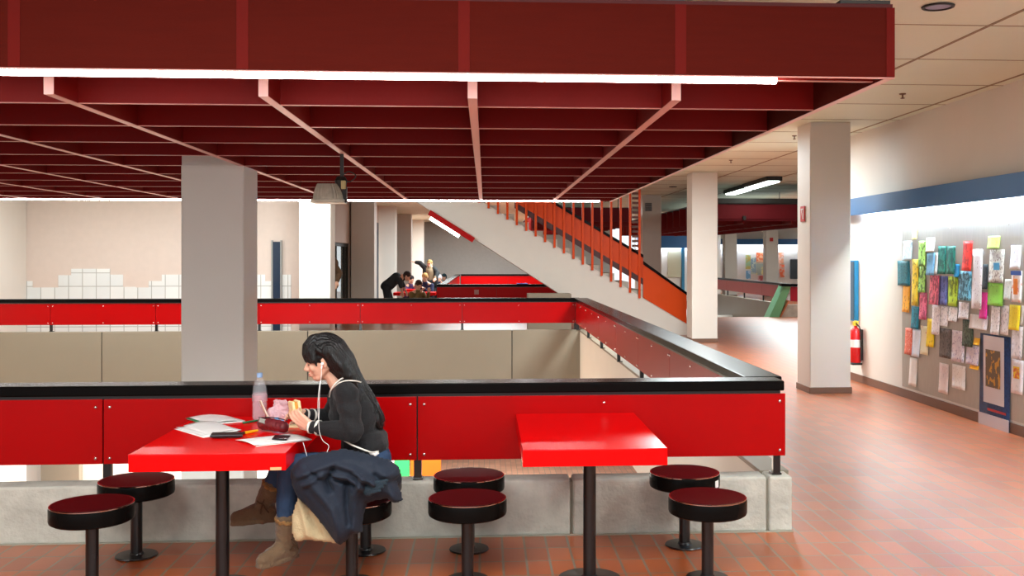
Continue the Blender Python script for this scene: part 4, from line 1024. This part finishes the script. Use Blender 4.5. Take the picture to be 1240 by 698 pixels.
# coat heaped over lap and stools
def inflate(name, outline, Y0, thick, edge, folds, m, parent, step=.008, lean=0, back=.5, **k):
    """outline in photograph pixels taken at depth Y0; built as a swollen cloth body with fold ridges"""
    pts = [atY(x, y, Y0) for x, y in outline]; P2 = [(p.x, p.z) for p in pts]
    F2 = [[(atY(x, y, Y0).x, atY(x, y, Y0).z) for x, y in f[0]] + [f[1], f[2]] for f in folds]
    x0 = min(p[0] for p in P2); x1 = max(p[0] for p in P2); z0 = min(p[1] for p in P2); z1 = max(p[1] for p in P2)
    def segd(px, pz, a, b):
        vx, vz = b[0]-a[0], b[1]-a[1]; L2 = vx*vx+vz*vz+1e-12; t = max(0, min(1, ((px-a[0])*vx+(pz-a[1])*vz)/L2))
        return math.hypot(px-a[0]-t*vx, pz-a[1]-t*vz)
    def inside(px, pz):
        c = False; j = len(P2)-1
        for i in range(len(P2)):
            a, b = P2[i], P2[j]
            if (a[1] > pz) != (b[1] > pz) and px < (b[0]-a[0])*(pz-a[1])/(b[1]-a[1])+a[0]: c = not c
            j = i
        return c
    nx = int((x1-x0)/step)+3; nz = int((z1-z0)/step)+3; bm = NB(); G = {}
    for i in range(nx):
        for j in range(nz):
            px = x0+(i-1)*step; pz = z0+(j-1)*step; d = min(segd(px, pz, P2[q], P2[q-1]) for q in range(len(P2)))
            if not inside(px, pz):
                if d > step*.9: continue
                d = 0
            t = thick*math.sqrt(max(0, 1-(1-min(d/edge, 1))**2))
            h = 0
            for f in F2:
                line = f[:-2]; hh, ww = f[-2], f[-1]; dd = min(segd(px, pz, a, b) for a, b in zip(line, line[1:]))
                h += 1.5*hh*math.exp(-(dd/(ww*.8))**2)
            h += .006*noise.noise(Vector((px*14, 0, pz*14)))+.0025*noise.noise(Vector((px*45, 3, pz*45)))
            g = min(d/edge, 1)
            G[i, j] = (bm.verts.new((px, Y0-t-h*g+lean*(z1-pz), pz)), bm.verts.new((px, Y0+t*back+.001+lean*(z1-pz), pz)))
    E_ = {}
    for (i, j) in list(G):
        q = [(i, j), (i+1, j), (i+1, j+1), (i, j+1)]
        if all(c in G for c in q):
            bm.faces.new([G[c][0] for c in q]); bm.faces.new([G[c][1] for c in q][::-1])
    for e in list(bm.edges):
        pass
    be = [e for e in bm.edges if e.is_boundary]
    inv = {}
    for c, (a, b) in G.items(): inv[a] = b
    for e in be:
        a, b = e.verts
        if a in inv and b in inv:
            try: bm.faces.new((a, b, inv[b], inv[a]))
            except ValueError: pass
    bmesh.ops.delete(bm, geom=[v for v in bm.verts if not v.link_faces], context='VERTS')
    bmesh.ops.recalc_face_normals(bm, faces=bm.faces[:])
    o = obj(name, bm, m, parent, smooth=True, angle=180, **k)
    q = o.modifiers.new('s', 'SMOOTH'); q.factor = .5; q.iterations = 2
    return o
ct = thing('coat', 'Navy blue coat with beige lining heaped over the seated woman\'s lap and stools', 'coat', (-.6, 5.0, .2))
def cz(lst): return [(280+x/3.647, 540+y/3.647) for x, y in lst]
out = cz([(300, 62), (340, 46), (420, 28), (500, 15), (570, 30), (645, 50), (700, 64), (742, 95), (748, 128), (722, 152), (748, 198), (756, 240), (722, 252), (690, 232), (640, 238), (600, 252), (588, 300), (578, 380), (540, 386), (512, 412), (485, 436), (463, 424), (395, 330), (335, 262), (296, 228), (270, 170), (262, 110)])
folds = [(cz([(300, 120), (400, 80), (470, 60), (560, 90), (640, 150)]), .030, .022), (cz([(330, 160), (420, 110), (520, 120), (600, 170)]), .022, .016), (cz([(460, 90), (430, 140), (450, 180)]), -.028, .014),
         (cz([(380, 160), (460, 260), (500, 400)]), .020, .030), (cz([(310, 200), (400, 290), (450, 380)]), -.014, .018), (cz([(590, 130), (560, 200), (560, 300), (550, 370)]), .028, .020), (cz([(520, 150), (520, 240), (530, 330)]), -.022, .016),
         (cz([(650, 80), (700, 120), (715, 180), (730, 230)]), .030, .022), (cz([(600, 60), (680, 100)]), -.015, .012), (cz([(640, 120), (665, 150)]), -.02, .014), (cz([(420, 50), (520, 45), (600, 60)]), .018, .014), (cz([(430, 110), (490, 140), (560, 160)]), -.018, .010), (cz([(340, 80), (400, 130)]), -.016, .010), (cz([(560, 100), (630, 130), (655, 150)]), .02, .012)]
inflate('coat_shell', out, 4.985, .085, .09, folds, M_coat, ct, .0065, lean=-.02)
lin_ = cz([(298, 228), (284, 262), (268, 320), (268, 380), (284, 418), (300, 424), (330, 414), (370, 418), (420, 424), (470, 432), (480, 420), (400, 320), (335, 255)])
inflate('lining', lin_, 5.02, .018, .03, [(cz([(310, 260), (330, 330), (350, 410)]), .012, .02), (cz([(350, 300), (400, 400)]), -.01, .016)], M_lining, ct, .0065)
b = Blob()   # bulk of the coat over the rear stool and the lap
b.chain([P3(385, 572, 5.12), P3(410, 566, 5.06), P3(445, 572, 5.05), P3(470, 590, 5.10)], [.05, .07, .07, .05]); b.chain([P3(452, 568, 5.2), P3(472, 580, 5.45), P3(476, 592, 5.62)], [.06, .065, .04])
b.done('coat_bulk', M_coat, ct, .009, 4, disp=lambda co: .012*noise.noise(co*14))
# glove peeking out of the coat
gl_ = thing('glove', 'Dark teal knitted glove poking out of the navy coat', 'glove', tuple(P3(455, 592, 4.86)))
b = Blob()
for q, (x0, y0, x1, y1) in enumerate(((605, 172, 688, 154), (602, 184, 682, 166), (600, 197, 668, 182), (604, 210, 655, 200))):
    p = cz([(x0, y0)])[0]; r_ = cz([(x1, y1)])[0]; b.cap(P3(*p, 4.88), P3(*r_, 4.865), .0105, .0085)
b.ell(P3(446.5, 594, 4.885), (.03, .02, .032))
b.done('glove_hand', mat('glove_teal', (26, 42, 52), .85, bump=.4, bscale=150), gl_, .004, 2)
bm = NB(); p = P3(451, 550, 5.0)
b = Blob(); b.chain([P3(448, 549, 5.02), P3(454, 551, 5.03), P3(458, 549, 5.06)], [.007, .009, .006]); b.done('tissue', mat('tissue_white', (244, 232, 226), .8), None, .004, 1, disp=lambda co: .004*noise.noise(co*90), label='Crumpled white tissue on the coat behind the woman\'s hip', cat='tissue')

# ------------------------------------------------ things on the papered table
TZ = .7201
def sheet(name, poly, z, m, parent=None, n=10, lift=None, th=.0012, **k):
    """four corners in pixels on the table plane"""
    A, B, C_, D = [atZ(x, y, z) for x, y in poly]; bm = NB(); g = []
    for i in range(n+1):
        row = []
        for j in range(n+1):
            u, v = i/n, j/n; p = A.lerp(B, u).lerp(D.lerp(C_, u), v)
            h = lift(u, v) if lift else 0
            row.append(bm.verts.new(p+Vector((0, 0, h))))
        g.append(row)
    for i in range(n):
        for j in range(n): bm.faces.new((g[i][j], g[i+1][j], g[i+1][j+1], g[i][j+1]))
    bmesh.ops.recalc_face_normals(bm, faces=bm.faces[:])
    if bm.faces[:][0].normal.z < 0: bmesh.ops.reverse_faces(bm, faces=bm.faces[:])
    o = obj(name, bm, m, parent, smooth=True, **k); sm = o.modifiers.new('t', 'SOLIDIFY'); sm.thickness = th; sm.offset = 1; return o
M_paper = mat('paper', (244, 242, 238), .6, var=.02, vscale=10)
def paper_stack(name, label, polys, z=TZ, gap=.0022, lifts=None, extra=None):
    c = atZ(*[sum(p[i] for p in polys[0])/4 for i in (0, 1)], z); t = thing(name, label, 'papers', tuple(c))
    for k, p in enumerate(polys):
        sheet('paper_sheet', p, z+k*gap, M_paper, t, lift=(lifts[k] if lifts else None))
    return t
t = paper_stack('notebook', 'White notebook with a green edge at the back of the red table', [[(226, 508), (252, 515), (298, 511), (272, 503.4)], [(228, 506), (256, 513), (297, 510), (273, 503.4)]], lifts=[None, lambda u, v: .012*math.sin(v*3.1)*(1-u*.3)])
sheet('green_edge', [(224.5, 507), (249, 515.5), (253, 514.5), (229, 506)], TZ+.0026, mat('green_edge', (30, 150, 100), .5), t, 3)
paper_stack('paper_pile', 'Pile of white papers fanned at the left of the red table', [[(211, 520), (246, 530.5), (295, 525), (257, 515)], [(213, 518), (250, 529), (293, 522), (260, 513.5)], [(222, 516), (255, 528), (287, 521), (262, 512.5)]], lifts=[None, lambda u, v: .004*v, lambda u, v: .016*math.sin(v*2.8)*(.5+.5*(1-u))])
paper_stack('paper_pile', 'Loose white papers spread near the woman\'s elbow, front right of the table', [[(309, 541.5), (357, 536), (377, 533.5), (330, 533)], [(285, 534), (308, 540.5), (378, 533.5), (350, 526.5)]], lifts=[None, lambda u, v: .003+.006*math.sin(u*3.1)])
def flatbox(name, label, cat, poly, z, h, m, group=None, bev=.003):
    pts = [atZ(x, y, z) for x, y in poly]; bm = NB(); prism(bm, [(p.x, p.y) for p in pts], z, z+h, axis='Z'); return obj(name, bm, m, None, label, cat, group, bevel=bev)
flatbox('wallet', 'Flat black case lying beside the left paper pile', 'case', [(254, 530.5), (257, 526.5), (293, 526), (294, 529.5)], TZ+.0075, .012, mat('black_plastic', (30, 26, 28), .35))
flatbox('phone', 'Dark phone lying on the right-hand papers', 'phone', [(329, 533), (333, 528.5), (352, 529), (347, 534)], TZ+.0125, .007, mat('phone_black', (24, 24, 30), .2))
def pen(name, label, p0, p1, r, m, m2=None, z=TZ):
    a = atZ(*p0, z+r); b = atZ(*p1, z+r); d = b-a; t = thing(name, label, 'pen', tuple(a.lerp(b, .5)-Vector((0, 0, r))), None)
    bm = NB(); tube(bm, [a, a+d*.7, a+d*.78, b], [r, r, r*.9, r*.8], 12); obj('barrel', bm, m, t, smooth=True)
    bm = NB(); tube(bm, [a-d*.16, a-d*.13, a-d*.001], [r*.5, r*1.0, r*1.03], 12); obj('cap', bm, m2 or m, t, smooth=True)
pen('highlighter', 'Thick yellow highlighter with a dark cap on the red table', (296, 524.5), (312, 521.8), .008, mat('marker_yellow', (244, 180, 30), .35), mat('cap_dark', (70, 40, 30), .4))
pen('pen', 'Green pen lying at the back of the red table', (297, 512), (315, 509), .0055, mat('pen_green', (20, 110, 70), .35))
# bottle
bp_ = atZ(314.5, 509, TZ)
bt = thing('water_bottle', 'Clear plastic water bottle with pale blue cap standing on the red table', 'bottle', tuple(bp_))
sc_ = .268/.30
prof = [(0, .0), (.034, .0), (.040, .008), (.0415, .02), (.0415, .045), (.0385, .05), (.0415, .055), (.0415, .075), (.0385, .08), (.0415, .085), (.0415, .11), (.039, .115), (.0415, .12), (.0415, .165), (.040, .185), (.036, .215), (.028, .245), (.017, .268), (.0135, .275), (.0135, .285)]
M_pet = mat('clear_plastic', (236, 240, 244), .05, alpha=.16, coat=.8)
bm = NB(); lathe(bm, bp_.x, bp_.y, [(r_, TZ+z*sc_) for r_, z in prof], 40); o = obj('bottle_body', bm, M_pet, bt, smooth=True, angle=180)
bm = NB(); lathe(bm, bp_.x, bp_.y, [(0, TZ+.004), (.034, TZ+.004), (.0385, TZ+.012), (.0385, TZ+.165*sc_), (.0375, TZ+.176*sc_), (0, TZ+.176*sc_)], 32); obj('water', bm, mat('water', (244, 206, 214), .05, alpha=.26), bt, smooth=True)
bm = NB(); lathe(bm, bp_.x, bp_.y, [(.014, TZ+.272*sc_), (.0165, TZ+.273*sc_), (.0165, TZ+.298*sc_), (.014, TZ+.301*sc_), (0, TZ+.301*sc_)], 24); obj('cap', bm, mat('cap_blue', (150, 180, 220), .4), bt, smooth=True)
bm = NB(); lathe(bm, bp_.x, bp_.y, [(.0419, TZ+.122*sc_), (.0422, TZ+.123*sc_), (.0422, TZ+.162*sc_), (.0419, TZ+.163*sc_)], 40); obj('label_band', bm, mat('label_pink', (236, 190, 196), .4, alpha=.35), bt, smooth=True)
# pencil case
pc = thing('pencil_case', 'Dark red pencil case with a grey label patch on the table', 'pencil case', tuple(atZ(331, 527, TZ)))
b = Blob(); a = atZ(318, 522, TZ)+Vector((0, 0, .040)); c_ = atZ(343, 525, TZ)+Vector((0, 0, .040)); d_ = (c_-a).normalized()
for k in range(7):
    p = a.lerp(c_, k/6); b.ell(p+Vector((0, 0, .006*math.sin(k*.55+.6)-.004)), (.030, .036, .030))
b.quad([a+Vector((-.0, sy*.028, -.032)) for sy in (-1, 1)]+[c_+Vector((0, sy*.028, -.032)) for sy in (-1, 1)]+[a+Vector((0, 0, .035)), c_+Vector((0, 0, .03))])
M_pcase = mat('pencil_case_red', (112, 34, 40), .5, coat=.2, var=.25, vscale=25, bump=.3, bscale=40)
b.done('case_body', M_pcase, pc, .004, 3, disp=lambda co: .0025*noise.noise(co*60))
bm = NB(); q = a.lerp(c_, .12)+Vector((0, -.034, .018)); vs = box(bm, -.024, .024, -.003, .001, -.013, .013)
bmesh.ops.transform(bm, matrix=Matrix.Translation(q)@Matrix.Rotation(math.radians(18), 4, 'Y')@Matrix.Rotation(math.radians(-40), 4, 'X'), verts=vs); obj('label_patch', bm, mat('patch_grey', (150, 150, 140), .5, var=.2, vscale=60), pc, bevel=.002)
bm = NB(); tube(bm, spline([a+Vector((-.02, 0, .03)), a.lerp(c_, .5)+Vector((0, 0, .037)), c_+Vector((.02, 0, .028))], 6), .003, 6); obj('zip', bm, mat('zip_dark', (50, 30, 34), .5), pc, smooth=True)
# carrier bag, leaning card, blue sachet, tray
b = Blob(); q = atZ(337, 512, TZ)
for k, (dx, dy, dz, rx, ry, rz) in enumerate(((0, 0, .035, .06, .05, .035), (.015, .02, .08, .045, .035, .035), (-.03, 0, .06, .03, .03, .03), (.03, 0, .105, .02, .014, .025), (-.005, .01, .11, .025, .012, .02))): b.ell(q+Vector((dx, dy, dz)), (rx, ry, rz))
b.done('plastic_bag', mat('bag_pink', (244, 200, 206), .25, alpha=.75, var=.12, vscale=40), None, .005, 1, disp=lambda co: .012*noise.noise(co*38)+.006*noise.noise(co*90), label='Crumpled pink and white plastic bag beside the bottle', cat='bag')
bm = NB(); a = atZ(327, 512, TZ+.002); vs = box(bm, -.004, .004, -.03, .03, 0, .135)
bmesh.ops.transform(bm, matrix=Matrix.Translation(a)@Matrix.Rotation(math.radians(-24), 4, 'Y')@Matrix.Rotation(math.radians(20), 4, 'Z'), verts=vs)
card = obj('carton', bm, mat('carton_cream', (232, 214, 190), .5), None, 'Slim cream packet leaning against the bottle', 'packet', bevel=.002)
b = Blob(); q = atZ(338, 516, TZ)+Vector((0, 0, .018)); b.ell(q, (.028, .02, .017)); b.ell(q+Vector((-.012, -.005, .018)), (.016, .012, .014)); b.done('sachet', mat('sachet_blue', (110, 176, 228), .4), None, .004, 1, disp=lambda co: .006*noise.noise(co*60), label='Crumpled light blue wrapper between pencil case and hands', cat='wrapper')
flatbox('napkin', 'Beige paper wrapper under the woman\'s hands', 'wrapper', [(348, 519), (352, 513), (367, 513.5), (366, 519)], TZ, .012, mat('beige_wrap', (224, 196, 150), .8, var=.05))
flatbox('packet', 'White and blue drinks packet behind the woman\'s far hand', 'packet', [(366, 510), (369, 504), (391, 505), (390, 511)], TZ, .03, mat('packet_blue', (150, 176, 220), .4)) if False else None

# ------------------------------------------------ people in the distance
def person(label, J, top, bottom, hair, hairstyle='short', facing=(-1, 0, 0), up=(0, 0, 1), s=1.0, coat=None, hat=None, group=None):
    t = thing('person', label, 'person', (J['pelvis'][0], J['pelvis'][1], 0), group)
    V = {k: Vector(v) for k, v in J.items() if k != 'sleeve'}
    def mid(a, b, f=.5): return V[a].lerp(V[b], f)
    b = Blob(); head(b, V['head'], facing, up, s)
    b.chain([V['head']+Vector((0, 0, -.07)), V['neck']], [.05, .055]); b.chain([V['neck'], V['chest'], mid('chest', 'pelvis'), V['pelvis']], [.07, .12, .11, .12])
    for q in 'LR':
        if 'el'+q in V:
            b.chain([V['neck'], V['sh'+q]], [.06, .055]); b.chain([V['sh'+q], V['el'+q], V['wr'+q]], [.05, .04, .026])
            d = V['wr'+q]-V['el'+q]; hand(b, V['wr'+q], d, V.get('pn'+q, Vector((0, 0, -1))+d.normalized()*.01), 1 if q == 'L' else -1, 1.1, (.3, .3, .35, .4))
        if 'kn'+q in V:
            b.chain([V['pelvis'], V['hip'+q]], [.10, .09]); b.chain([V['hip'+q], V['kn'+q], V['an'+q]], [.085, .058, .04])
            b.chain([V['an'+q], V['an'+q]+Vector(facing).normalized()*.1+Vector((0, 0, -.05))], [.04, .03])
    b.done('body', M_skin, t, .011, 2)
    b = Blob(); b.chain([V['neck']+Vector((0, 0, -.03)), V['chest'], mid('chest', 'pelvis'), V['pelvis']], [.09, .145, .14, .15])
    for q in 'LR':
        b.chain([V['chest'], V['sh'+q]], [.12, .075])
        if 'el'+q in V:
            f = J.get('sleeve', .9); b.chain([V['sh'+q], V['el'+q]], [.072, .056]); b.chain([V['el'+q], V['el'+q].lerp(V['wr'+q], f)], [.056, .042])
    b.done('top', top, t, .012, 2, disp=lambda co: .008*noise.noise(co*9))
    if 'knL' in V:
        b = Blob(); b.ell(V['pelvis'], (.16, .17, .13))
        for q in 'LR': b.chain([V['hip'+q], V['kn'+q], V['an'+q]], [.105, .078, .062])
        b.done('trousers', bottom, t, .012, 2)
        for q in 'LR':
            b = Blob(); f3 = Vector(facing); f3.z = 0; f3.normalize(); a = V['an'+q]; b.cap(a+Vector((0, 0, -.01)), a+Vector((0, 0, -.04)), .05, .05); b.cap(a+Vector((0, 0, -.05)), a+f3*.15+Vector((0, 0, -.058)), .045, .036)
            b.done('shoe', M_dark, t, .01, 1)
    f = Vector(facing).normalized(); u = Vector(up); u = (u-f*u.dot(f)).normalized(); l = u.cross(f); Mr = Matrix((f, l, u)).transposed(); h = V['head']
    b = Blob(); b.ell(h+(f*-.018+u*.036)*s, (.098*s, .084*s, .086*s), Mr); b.ell(h+(f*-.05-u*.01)*s, (.062*s, .08*s, .075*s), Mr)
    if hairstyle == 'long': b.chain([h+f*-.05, h+f*-.07-u*.12, h+f*-.07-u*.24], [.085, .08, .05])
    b.done('hair' if hairstyle != 'cap' else 'cap', hair, t, .009, 2, disp=lambda co: .006*noise.noise(co*30))
    if hairstyle == 'cap':
        b = Blob(); b.ell(h+f*.10+u*.035, (.06, .07, .012), Mr); b.done('brim', hair, t, .008, 1)
    return t
C = lambda n, c: mat(n, c, .85, var=.1, vscale=8, bump=.2, bscale=60)
def D(px, py, Y): return tuple(atY(px, py, Y))
# bending man, leaning over the table end
Yb = 25.3
person('Bending person in a dark shirt leaning with straight arms onto the distant red table', dict(
    head=D(493, 334.5, Yb), neck=D(487, 335.5, Yb), chest=D(480, 337, Yb), pelvis=D(468.5, 347, Yb), shL=D(484, 340, Yb-.2), shR=D(484, 339, Yb+.2),
    elL=D(485.5, 347, Yb-.24), wrL=D(487, 354, Yb-.1), elR=D(488.5, 346, Yb+.26), wrR=D(491, 352, Yb+.3), hipL=D(468, 350, Yb-.1), hipR=D(468, 350, Yb+.1),
    knL=(D(470, 366, Yb)[0], Yb-.12, .52), knR=(D(473, 366, Yb)[0], Yb+.14, .52), anL=(D(464, 366, Yb)[0], Yb-.12, .1), anR=(D(471, 366, Yb)[0], Yb+.14, .1), sleeve=.05),
    C('shirt_charcoal', (44, 46, 48)), C('trousers_black', (30, 32, 36)), C('hair_dark_brown', (50, 34, 28)), facing=(.85, -.1, -.5), up=(.5, 0, .85))
def seated(label, px, py, Y, top, hair, face, style='short', arm=(1, 1), leanx=0.0):
    h = Vector(D(px, py, Y)); f = Vector(face).normalized(); fh = Vector((f.x, f.y, 0)).normalized(); l = Vector((-fh.y, fh.x, 0))
    sh = h+Vector((0, 0, -.24))-fh*.08; pel = Vector((sh.x-fh.x*.10, sh.y-fh.y*.10, .54)); ch = sh.lerp(pel, .35)
    J = dict(head=h, neck=h+Vector((0, 0, -.15))-fh*.05, chest=ch, pelvis=pel)
    for q, sg in (('L', 1), ('R', -1)):
        s_ = sh+l*.17*sg; J['sh'+q] = s_; J['el'+q] = s_+fh*.16+Vector((0, 0, -.24))+l*.06*sg; J['wr'+q] = Vector((*(s_+fh*.38-l*.06*sg).xy, .77))
        hp = pel+l*.09*sg-Vector((0, 0, .03)); J['hip'+q] = hp; J['kn'+q] = hp+fh*.42+Vector((0, 0, .0)); k_ = J['kn'+q]; J['an'+q] = Vector((k_.x, k_.y, .1))
    bench = None
    bm = NB(); lathe(bm, pel.x, pel.y, [(0, 0), (.11, 0), (.11, .01), (.03, .02), (.03, .27), (.19, .28), (.2, .29), (.2, .34), (.19, .35), (0, .35)], 24)
    obj('stool', bm, M_blackm, None, 'Stool under the '+' '.join(label.split()[:9]).lower().rstrip(','), 'stool', 'distant stools at the crowded tables', smooth=True)
    return person(label, J, top, C('trousers_dark', (34, 38, 50)), hair, style, facing=f)
seated('Seated person in an olive jacket writing at the distant red table', 507, 345, 25.75, C('olive', (110, 90, 52)), C('hair_dark_brown', (50, 34, 28)), (.35, -.5, -.4))
seated('Seated person with purple top half hidden behind the bending one', 498, 338.5, 29.8, C('purple', (70, 40, 80)), C('hair_black2', (36, 28, 30)), (.5, -.6, -.3))
seated('Seated blond person in a navy jacket looking down at the distant table', 514.5, 336, 28.0, C('navy_top', (34, 34, 70)), C('hair_sandy', (196, 150, 90)), (-.3, -.8, -.45))
seated('Seated person with pale blond hair, partly hidden behind the blond one in navy', 519.5, 335, 31.0, C('dark_top', (44, 46, 44)), C('hair_pale', (226, 208, 160)), (-.7, -.6, -.2), 'long')
Ys = 29.9
person('Standing person in cap and open black coat stretching one arm out to the left', dict(
    head=D(520.3, 319.5, Ys), neck=D(520.3, 324, Ys), chest=D(520.8, 330, Ys), pelvis=D(521.3, 342, Ys), shL=D(525.3, 325.5, Ys), shR=D(515.3, 325.5, Ys), elL=D(529.8, 331, Ys-.1), wrL=D(526.8, 337, Ys-.3),
    elR=D(508.8, 318.8, Ys), wrR=D(502.8, 317.5, Ys), hipL=D(523.3, 344, Ys), hipR=D(519.3, 344, Ys), knL=(D(523.3, 344, Ys)[0], Ys, .5), knR=(D(519.3, 344, Ys)[0], Ys, .5), anL=(D(523.8, 344, Ys)[0], Ys, .1), anR=(D(518.8, 344, Ys)[0], Ys, .1)),
    C('tan_sweater', (130, 110, 84)), C('trousers_black', (30, 32, 36)), C('cap_tan', (150, 120, 70)), 'cap', facing=(-.2, -1, -.1))
b = Blob()
for q, (a, c, d) in enumerate(((D(525.3, 326, Ys), D(526.8, 334, Ys), D(526.8, 345, Ys)), (D(515.3, 326, Ys), D(515.3, 334, Ys), D(514.8, 345, Ys)))):
    b.chain([a, c, d], [.085, .09, .09])
b.chain([D(515.3, 325.5, Ys), D(508.8, 318.8, Ys), D(504.3, 317.8, Ys)], [.08, .07, .055]); b.chain([D(525.3, 325.5, Ys), D(529.8, 331, Ys-.1), D(527.8, 336, Ys-.25)], [.08, .07, .055]); b.chain([D(515.8, 327, Ys+.12), D(519.8, 335, Ys+.15), D(525.8, 344, Ys+.12)], [.1, .14, .1])
stand = [o for o in scn.objects if o.name.startswith('person') and 'stretching' in str(o.get('label'))][0]
b.done('open_coat', C('coat_black', (26, 28, 30)), stand, .012, 2, disp=lambda co: .01*noise.noise(co*9))
seated('Seated person in a white cap at the corner of the distant red railing', 531.5, 336.5, 33.5, C('navy_top2', (40, 44, 70)), C('white_cap', (220, 218, 224)), (-.7, -.7, -.3), 'short')
seated('Seated person with teal hood right of the one in white cap', 537.5, 335.5, 36.8, C('teal_top', (36, 66, 80)), C('teal_hood', (40, 70, 80)), (-.8, -.6, -.2), 'short')
# person in brown coat half hidden behind the bright column
Yp = 19.9
person('Person in a long brown coat mostly hidden behind the bright white column', dict(
    head=D(399, 300, Yp), neck=D(400, 309, Yp), chest=D(401, 320, Yp), pelvis=D(400, 345, Yp), shL=D(402, 318, Yp-.12), shR=D(402, 318, Yp+.16), elL=D(411.5, 331, Yp-.05), wrL=D(408, 341, Yp-.15), elR=D(410, 332, Yp+.2), wrR=D(404, 338, Yp+.2),
    hipL=D(400, 350, Yp-.1), hipR=D(400, 350, Yp+.1), knL=D(401, 378, Yp-.1), knR=D(400, 378, Yp+.1), anL=(D(400, 400, Yp)[0], Yp-.1, .1), anR=(D(400, 400, Yp)[0], Yp+.1, .1)),
    C('brown_coat', (84, 62, 42)), C('ochre', (120, 96, 56)), C('hair_dark_brown', (50, 34, 28)), facing=(-1, -.2, 0))
bpy.data.scenes.remove(TS)
